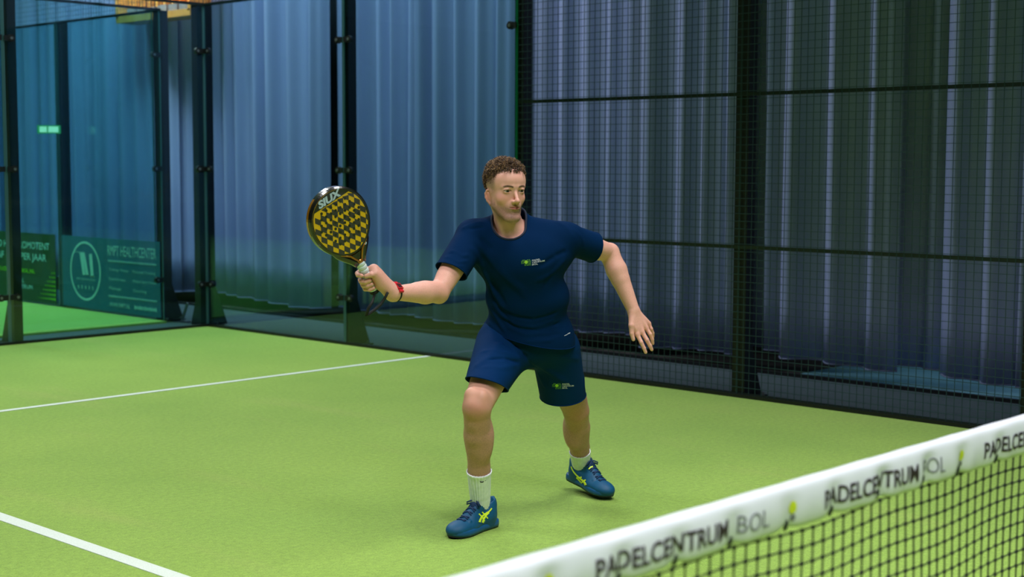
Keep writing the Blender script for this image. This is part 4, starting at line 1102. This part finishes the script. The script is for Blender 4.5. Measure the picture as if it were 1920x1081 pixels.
# shoes
M_upper = mat('shoe_teal_blue', (0, 82, 122), .55, noise=(40, .5, (0, 66, 106)), bump=(500, .15), spec=.4)
M_sole = mat('shoe_sole', (4, 84, 140), .5, noise=(30, .3)); M_outs = mat('outsole_dark', (14, 22, 34), .7); M_lace = mat('shoe_lace', (8, 48, 92), .7); M_neon = mat('neon_stripe', (216, 240, 52), .5)
M_tongue = mat('shoe_lining', (10, 46, 84), .8)
def shoe(heel, f, pitch, stripes, tabs):
    """heel: end of the heel on the ground side; f: heading; pitch: heel lift angle"""
    f = nrm(f); fw = nrm(f*math.cos(pitch)-np.array([0, 0, 1])*math.sin(pitch)); lat = nrm(np.cross(f, [0, 0, 1])); upv = np.cross(lat, fw)
    R = np.stack([lat, fw, upv])
    def S(x, y, z): return heel+lat*x+fw*y+upv*z
    # toes stay flat on the ground when the heel is lifted
    def bend(P_):
        q = (P_-heel) @ R.T; y = q[:, 1]; t = np.clip((y-.20)/.10, 0, 1)
        return P_
    up_ = [ell(S(0, .060, .050), (.037, .058, .055), 0, R=R), rcone(S(0, .070, .058), S(.002, .165, .045), .040, .037, .03), ell(S(.003, .205, .033), (.050, .090, .034), .03, R=R),
           ell(S(.002, .245, .030), (.044, .052, .028), .02, R=R), rcone(S(0, .056, .060), S(0, .050, .098), .040, .041, .02), ell(S(0, .012, .098), (.020, .010, .032), .015, R=R),
           rcone(S(0, .165, .064), S(0, .118, .100), .032, .027, .02), rcone(S(0, .118, .100), S(0, .108, .112), .026, .022, .015), ell(S(0, .06, .016), (.036, .060, .02), .02, R=R)]
    up_ += [ell(S(0, .058, .132), (.031, .040, .052), .008, 's', R)]
    up_ += [rcone(S(-.03, .205, .062), S(.03, .200, .062), .004, .004, .01)]
    V, Q = polygonise(up_, np.array([p[1] for p in up_]).min(0)-.13, np.array([p[1] for p in up_]).max(0)+.13, .0026); V = smooth_mesh(V, Q, 1, .4)
    q = (V-heel) @ R.T; lowm = q[:, 2] < .014; V = V+np.outer(np.where(lowm, .014-q[:, 2], 0), upv)
    bm = cut(V, Q, []); bv = bvh_of(bm); o = bm_obj(bm, 'shoe', M_upper, person, 0); bm.free()
    # sole: outline lofted in layers, toe spring
    prof = [(-.002, .018), (.004, .028), (.015, .035), (.04, .0385), (.08, .0375), (.12, .038), (.16, .044), (.20, .0505), (.235, .050), (.262, .043), (.282, .031), (.293, .016), (.297, .004)]
    ys = [p[0] for p in prof]; ol = [(w+.004*(1 if .12 < y < .27 else 0)*1, y) for y, w in prof]+[(-w, y) for y, w in reversed(prof)]
    sm = MB(); om = MB()
    def layer(z, k):
        out = []
        for x, y in ol:
            sp = .010*max(0, (y-.22)/.08)**2
            out.append(S(x*k, .148+(y-.148)*(.985+.015*k), z+sp))
        return out
    def loft(mb, L):
        n = len(L[0]); vs_ = [p for l in L for p in l]; fs = [tuple(range(n-1, -1, -1)), tuple((len(L)-1)*n+i for i in range(n))]
        for a in range(len(L)-1):
            for i in range(n): fs.append((a*n+i, a*n+(i+1) % n, (a+1)*n+(i+1) % n, (a+1)*n+i))
        mb.add(vs_, fs)
    loft(sm, [layer(.006, .98), layer(.014, 1.03), layer(.022, 1.04), layer(.030, .99), layer(.034, .90)]); loft(om, [layer(.0, .90), layer(.007, .985)])
    sm.build('sole', M_sole, o, smooth=True); om.build('outsole', M_outs, o)
    # tongue, laces, bow
    MB().tube([S(0, .150, .094), S(0, .128, .112), S(0, .112, .128), S(0, .102, .142)], [.014, .020, .022, .016], 12).build('tongue', M_tongue, o, smooth=True)
    for k in range(5):
        y0 = .135+.021*k; zt = .118-.011*k
        for s in (-1, 1):
            pts = []
            for t in np.linspace(-1, 1, 7):
                p0 = Vector(S(t*(.024-.001*k)*s, y0+.010*(t+1)*.5, .22)); loc, n_2, i_, d_ = bv.ray_cast(p0, Vector(-upv))
                if loc is not None: pts.append(loc+Vector(upv)*.0025)
            if len(pts) > 3: MB().tube(pts, .0032, 6).build('lace', M_lace, o, smooth=True)
    for s in (-1, 1):
        MB().tube([S(0, .132, .126), S(s*.014, .138, .132), S(s*.032, .146, .124), S(s*.036, .144, .114), S(s*.020, .138, .120), S(0, .133, .126)], .0036, 6).build('bow_loop', M_lace, o, smooth=True)
    MB().tube([S(0, .002, .096), S(0, .001, .110), S(0, .006, .122), S(0, .012, .112)], .0075, 8).build('heel_tab', M_upper, o, smooth=True)
    def ribbon(pts, w):
        mb = MB(); L = []
        for i, (x, y) in enumerate(pts):
            x0, y0 = pts[max(i-1, 0)]; x1, y1 = pts[min(i+1, len(pts)-1)]; l = math.hypot(x1-x0, y1-y0); nx, ny = -(y1-y0)/l, (x1-x0)/l
            a = onto(bv, x+nx*w[i]/2, y+ny*w[i]/2, .0025); b_ = onto(bv, x-nx*w[i]/2, y-ny*w[i]/2, .0025)
            if a is not None and b_ is not None: L.append((a, b_))
        vs_ = [p for ab in L for p in ab]
        mb.add(vs_, [(2*i, 2*i+1, 2*i+3, 2*i+2) for i in range(len(L)-1)])
        if len(L) > 1:
            r = mb.build('stripe', M_neon, o); md = r.modifiers.new('t', 'SOLIDIFY'); md.thickness = .0015
    def dens(pts, n=10):
        pts = np.array(pts, float); t = np.linspace(0, len(pts)-1, n); i = np.minimum(t.astype(int), len(pts)-2); f_ = (t-i)[:, None]; return (pts[i]*(1-f_)+pts[i+1]*f_).tolist()
    for pts, w0, w1 in stripes:
        d = dens(pts); ribbon(d, np.linspace(w0, w1, len(d)))
    for pts, w0, w1 in tabs:
        d = dens(pts, 6); ribbon(d, np.linspace(w0, w1, len(d)))
    return o
def zR(x, y): return (840+x/10.81, 920+y/10.81)
def zL(x, y): return (1050+x/10.81, 850+y/10.81)
shoe(np.array([-.186, -.138, 0.0]), ftR, 0.0,
     [([zR(885, 350), zR(840, 410), zR(760, 455), zR(690, 510), zR(645, 600), zR(640, 630)], 2.2, 3.6), ([zR(830, 435), zR(760, 500), zR(720, 570), zR(705, 640)], 2.6, 3.6),
      ([zR(630, 460), zR(700, 530), zR(745, 610)], 2.2, 1.8), ([zR(690, 425), zR(750, 490), zR(805, 555)], 2.2, 2.0)],
     [([zR(470, 215), zR(490, 195), zR(540, 195), zR(565, 210)], 1.8, 1.8)])
shoe(np.array([.164, .562, .052]), ftL, math.asin(.044/.295),
     [([zL(225, 260), zL(260, 350), zL(330, 430), zL(400, 500), zL(470, 550), zL(515, 610), zL(535, 685)], 1.6, 3.6), ([zL(335, 480), zL(400, 550), zL(470, 650)], 2.0, 1.8),
      ([zL(335, 495), zL(440, 475)], 2.4, 2.4), ([zL(420, 600), zL(520, 530)], 2.4, 2.4)],
     [([zL(585, 315), zL(620, 275), zL(665, 262)], 2.2, 2.8)])

# ------------------------------------------------------------------ racket in the right hand
rk = empty('padel_racket', tuple(PO), -YAW)
tag(rk, 'black and yellow padel racket with white grip held in the hand', 'racket')
M_rblk = mat('racket_black', (20, 18, 17), .22, coat=.6, spec=.6); M_ryel = mat('racket_yellow', (226, 182, 20), .3, noise=(20, .3, (176, 130, 10)), coat=.4)
M_rgold = mat('racket_bronze', (168, 112, 28), .25, .5, coat=.5); M_grip = mat('grip_white', (214, 230, 226), .7, noise=(30, .3)); M_rtxt = mat('racket_print', (176, 196, 212), .4)
M_rgry = mat('racket_charcoal', (52, 50, 50), .35, coat=.4); M_cordb = mat('wrist_cord', (14, 16, 20), .7)
M_rlime = mat('racket_edge_print', (170, 190, 70), .5)
def K(t, x, z): return RC+ax_t*t+rs*x+rn*z     # t towards the tip, x across, z out of the face towards the camera
HT = .019
def outline(inset=0.0, n=72):
    """head: drop shape, wide above, running into the throat"""
    o = []
    for i in range(n):
        a = -math.pi/2+2*math.pi*(i+.5)/n
        x = math.cos(a); y = math.sin(a)
        wx = (.128-inset)*x*(1 if y > 0 else (1-.10*y*y)); ty = .190+(.132-inset)*y if y > 0 else .190+(.150-inset)*y
        o.append((wx, ty))
    return o
def solid(o, z0, z1, bev=.006):
    mb = MB(); L = []
    c = np.mean(np.array(o), 0)
    for z, k in ((z0, 1-bev/.12), (z0+bev, 1.0), (z1-bev, 1.0), (z1, 1-bev/.12)):
        L.append([K(c[1]+(t-c[1])*k, c[0]+(x-c[0])*k, z) for x, t in o])
    n = len(o); vs_ = [p for l in L for p in l]; fs = [tuple(range(n-1, -1, -1)), tuple(3*n+i for i in range(n))]
    for a in range(3):
        for i in range(n): fs.append((a*n+i, a*n+(i+1) % n, (a+1)*n+(i+1) % n, (a+1)*n+i))
    return mb.add(vs_, fs)
frame = solid(outline(), -HT, HT).build('frame', [M_rblk], rk, smooth=False)
# throat: two arms closing on the handle
for s in (-1, 1):
    MB().tube([K(.100, s*.082, 0), K(.070, s*.066, 0), K(.045, s*.046, 0), K(.018, s*.024, 0), K(-.004, s*.012, 0)], [.010, .0155, .0165, .016, .015], 10).build('throat', M_rblk, rk, smooth=True)
    MB().tube([K(.070, s*.062, .0145), K(.045, s*.030, .0158), K(.006, s*.006, .0150)], .0042, 6).build('throat_trim', M_rgold, rk, smooth=True)
MB().add([K(.085, -.06, 0), K(.085, .06, 0), K(.0, .014, 0), K(.0, -.014, 0), K(.085, -.06, .012), K(.085, .06, .012), K(.0, .014, .012), K(.0, -.014, .012), K(.085, -.06, -.012), K(.085, .06, -.012), K(.0, .014, -.012), K(.0, -.014, -.012)],
         [(4, 5, 6, 7), (8, 11, 10, 9), (8, 9, 5, 4), (9, 10, 6, 5), (10, 11, 7, 6), (11, 8, 4, 7)]).build('throat_bridge', M_rblk, rk)
MB().tube([K(-.002, 0, 0), K(.012, 0, 0)], .0185, 14).build('collar', M_rgold, rk, smooth=True)
# face plate with drilled holes
IN = .010
fo = outline(IN)
face_me = solid(fo, -HT-.0010, HT+.0012, .001)
face = face_me.build('face', [M_ryel], rk)
HOLES = []
for j in range(-5, 6):
    for i in range(-5, 6):
        x = i*.0225+(.01125 if j % 2 else 0); t = .195+j*.0205
        if (x/.095)**2+((t-.19)/(.090 if t > .19 else .095))**2 < 1 and not (t > .268): HOLES.append((x, t))
hb_ = MB()
for x, t in HOLES: hb_.tube([K(t, x, -.05), K(t, x, .05)], .0052, 10)
cutter = hb_.build('cutter', M_rblk, rk)
for ob in (frame, face):
    md = ob.modifiers.new('holes', 'BOOLEAN'); md.object = cutter; md.operation = 'DIFFERENCE'; md.solver = 'EXACT'
bpy.context.view_layer.update(); dg = bpy.context.evaluated_depsgraph_get()
for ob in (frame, face):
    nm_ = bpy.data.meshes.new_from_object(ob.evaluated_get(dg)); ob.modifiers.clear(); ob.data = nm_
bpy.data.objects.remove(cutter)
# dark parallelogram print on the face
def inside(x, t, m_=.004):
    d = (x/(.128-IN-m_))**2+((t-.19)/((.132 if t > .19 else .150)-IN-m_))**2
    return d < 1
tiles = MB()
ta, tb = np.array([.617, -.787])*.0265, np.array([.45, .893])*.0205
def clampin(x, t):
    for _ in range(40):
        if inside(x, t, .001) and t < .270: break
        x, t = x*.96, .19+(t-.19)*.96
    return x, t
for j in range(-14, 15):
    for i in range(-10, 11):
        if (i+j) % 2: continue
        c = np.array([0, .19])+ta*i+tb*j
        if not inside(c[0], c[1], .0) or c[1] > .272: continue
        q = [clampin(*(c+ta*u*.52+tb*v*.52)) for u, v in ((-1, -1), (1, -1), (1, 1), (-1, 1))]
        tiles.add([K(t, x, HT+.0019) for x, t in q], [(0, 1, 2, 3)])
tm = tiles.build('print_tiles', M_rgry, face)
rim_t = MB()
hd_ = [(x, t) for x, t in outline(IN, 72)]; hi_ = [(x*.965, .19+(t-.19)*.966) for x, t in hd_]
for i in range(72):
    j = (i+1) % 72
    rim_t.add([K(hd_[i][1], hd_[i][0], HT+.0016), K(hd_[j][1], hd_[j][0], HT+.0016), K(hi_[j][1], hi_[j][0], HT+.0016), K(hi_[i][1], hi_[i][0], HT+.0016)], [(0, 1, 2, 3)])
rim_t.build('print_border', M_rblk, face)
capp = [(x, t) for x, t in hd_ if t > .268]; capp.sort()
MB().add([K(t, x, HT+.0021) for x, t in capp], [tuple(range(len(capp)))]).build('print_cap', M_rblk, face)
hole_mb = MB()
for x, t in HOLES: hole_mb.tube([K(t, x, HT+.0006), K(t, x, HT+.0026)], .0056, 10)
hole_mb.build('hole_lining', M_rblk, face)
me = text_mesh('SIUX', 1.0, .05, 0, 'LEFT', 3, .25); xs_ = [v.co.x for v in me.vertices]; a0_, b0_ = min(xs_), max(xs_)
for v in me.vertices: v.co = Vector(K(.277+v.co.y/.7*.026, -.056+(v.co.x-a0_)/(b0_-a0_)*.112, HT+.0030))
me.materials.append(M_rtxt); o = bpy.data.objects.new('print_letters', me); COL.objects.link(o); o.parent = face
for s, tt in ((1, .112),):
    me = text_mesh('S', 1.0, .04, 0, 'LEFT', 3); 
    for v in me.vertices: v.co = Vector(K(.052+v.co.y/.7*.02, .044+v.co.x*.026, .0168))
    me.materials.append(M_rtxt); o = bpy.data.objects.new('print_letter', me); COL.objects.link(o); o.parent = rk
# bronze arcs and print on the rim edge
ol_ = outline(0, 72)
edge = MB()
for i in range(72):
    x, t = ol_[i]; x2, t2 = ol_[(i+1) % 72]
    if x < -.02 and t > .205 and t < .315:
        k = 1.008
        edge.add([K(.19+(t-.19)*k, x*k, -.011), K(.19+(t2-.19)*k, x2*k, -.011), K(.19+(t2-.19)*k, x2*k, .006), K(.19+(t-.19)*k, x*k, .006)], [(0, 1, 2, 3)])
edge.build('rim_trim', M_rgold, frame)
ed2 = MB()
for i in range(72):
    x, t = ol_[i]; x2, t2 = ol_[(i+1) % 72]
    if x < -.045 and .075 < t < .135 and i % 2:
        k = 1.008
        ed2.add([K(.19+(t-.19)*k, x*k, -.004), K(.19+(t2-.19)*k*1, x2*k, -.004), K(.19+(t2-.19)*k, x2*k, .006), K(.19+(t-.19)*k, x*k, .006)], [(0, 1, 2, 3)])
ed2.build('rim_print', M_rlime, frame)
# grip with overlapping wraps, butt cap, wrist cord
for k in range(8):
    t0_ = -.002-.0165*k
    MB().tube([K(t0_, 0, 0), K(t0_-.004, 0, 0), K(t0_-.013, 0, 0), K(t0_-.0165, 0, 0)], [.0182, .0196, .0186, .0170], 14).build('grip_wrap', M_grip, rk, smooth=True)
MB().tube([K(-.132, 0, 0), K(-.136, 0, 0), K(-.144, 0, 0), K(-.147, 0, 0)], [.018, .0205, .0205, .016], 14).build('butt_cap', M_cordb, rk, smooth=True)
ws = at(728, 566, 5.70)
cp_ = [K(-.145, 0, 0), at(698, 566, 5.66), at(691, 577, 5.66), at(686.5, 591, 5.67), at(692, 588, 5.675), at(703, 580, 5.685), at(714, 570, 5.69), at(722, 558, 5.70), at(727, 548, 5.69)]
def flatband(pts, w, th, name, m, parent, wide):
    mb = MB(); wide = Vector(wide).normalized()
    for i in range(len(pts)-1):
        a, b_ = Vector(pts[i]), Vector(pts[i+1]); d = (b_-a).normalized(); u = (wide-d*wide.dot(d)).normalized(); n_ = d.cross(u)
        vs_ = [p+u*(s1*w/2)+n_*(s2*th/2) for p in (a-d*.001, b_+d*.001) for s1, s2 in ((-1, -1), (1, -1), (1, 1), (-1, 1))]
        mb.add(vs_, [(0, 1, 2, 3), (4, 7, 6, 5), (0, 4, 5, 1), (1, 5, 6, 2), (2, 6, 7, 3), (3, 7, 4, 0)])
    return mb.build(name, m, parent)
MB().tube(cp_, [.005, .0055, .006, .0055, .0055, .006, .006, .0055, .005], 7).build('wrist_cord', M_cordb, rk, smooth=True)
# ------------------------------------------------------------------ watch
wt = empty('wristwatch', tuple(PO), -YAW)
M_red = mat('watch_red', (214, 26, 44), .4, coat=.2); M_redk = mat('watch_dark', (60, 10, 18), .4)
wc = lerp(wrR, elR, .035); wax = nrm(elR-wrR); wu = nrm(np.cross(wax, [0, 1, 0])); wv = np.cross(wax, wu)
if wu[2] < 0: wu, wv = -wu, -wv
def wring(r0, dz, a0, a1, n=28):
    return [wc+(wu*math.cos(a)+wv*math.sin(a))*r0+wax*dz for a in np.linspace(a0, a1, n)]
st = MB(); rr_ = .0318; prof_ = [(rr_, -.009), (rr_+.003, -.009), (rr_+.003, .009), (rr_, .009)]
rings = [wring(r, dz, 0, 2*math.pi*.995, 40) for r, dz in prof_]
for i in range(40):
    j = (i+1) % 40
    for k in range(4):
        k2 = (k+1) % 4; st.add([rings[k][i], rings[k][j], rings[k2][j], rings[k2][i]], [(0, 1, 2, 3)])
st.build('strap', M_cordb, wt, smooth=False)
fc = nrm(np.array([0, -.75, .66])); fc = nrm(fc-wax*(fc @ wax)); sx_ = np.cross(fc, wax)
Rw = Matrix([tuple(sx_), tuple(wax), tuple(fc)]).transposed()
case = MB().box(wc+fc*.035, (.030, .026, .010), Rw).build('case', M_red, wt)
for k in (-1, 1): MB().box(wc+fc*.031+sx_*k*.020, (.016, .020, .008), Matrix.Rotation(0, 3, 'X') @ Rw).build('lug', M_red, wt)
MB().box(wc+fc*.0405, (.022, .019, .0012), Rw).build('display', M_redk, wt)
tag(wt, 'red sports watch on a dark strap around the outstretched wrist', 'watch')
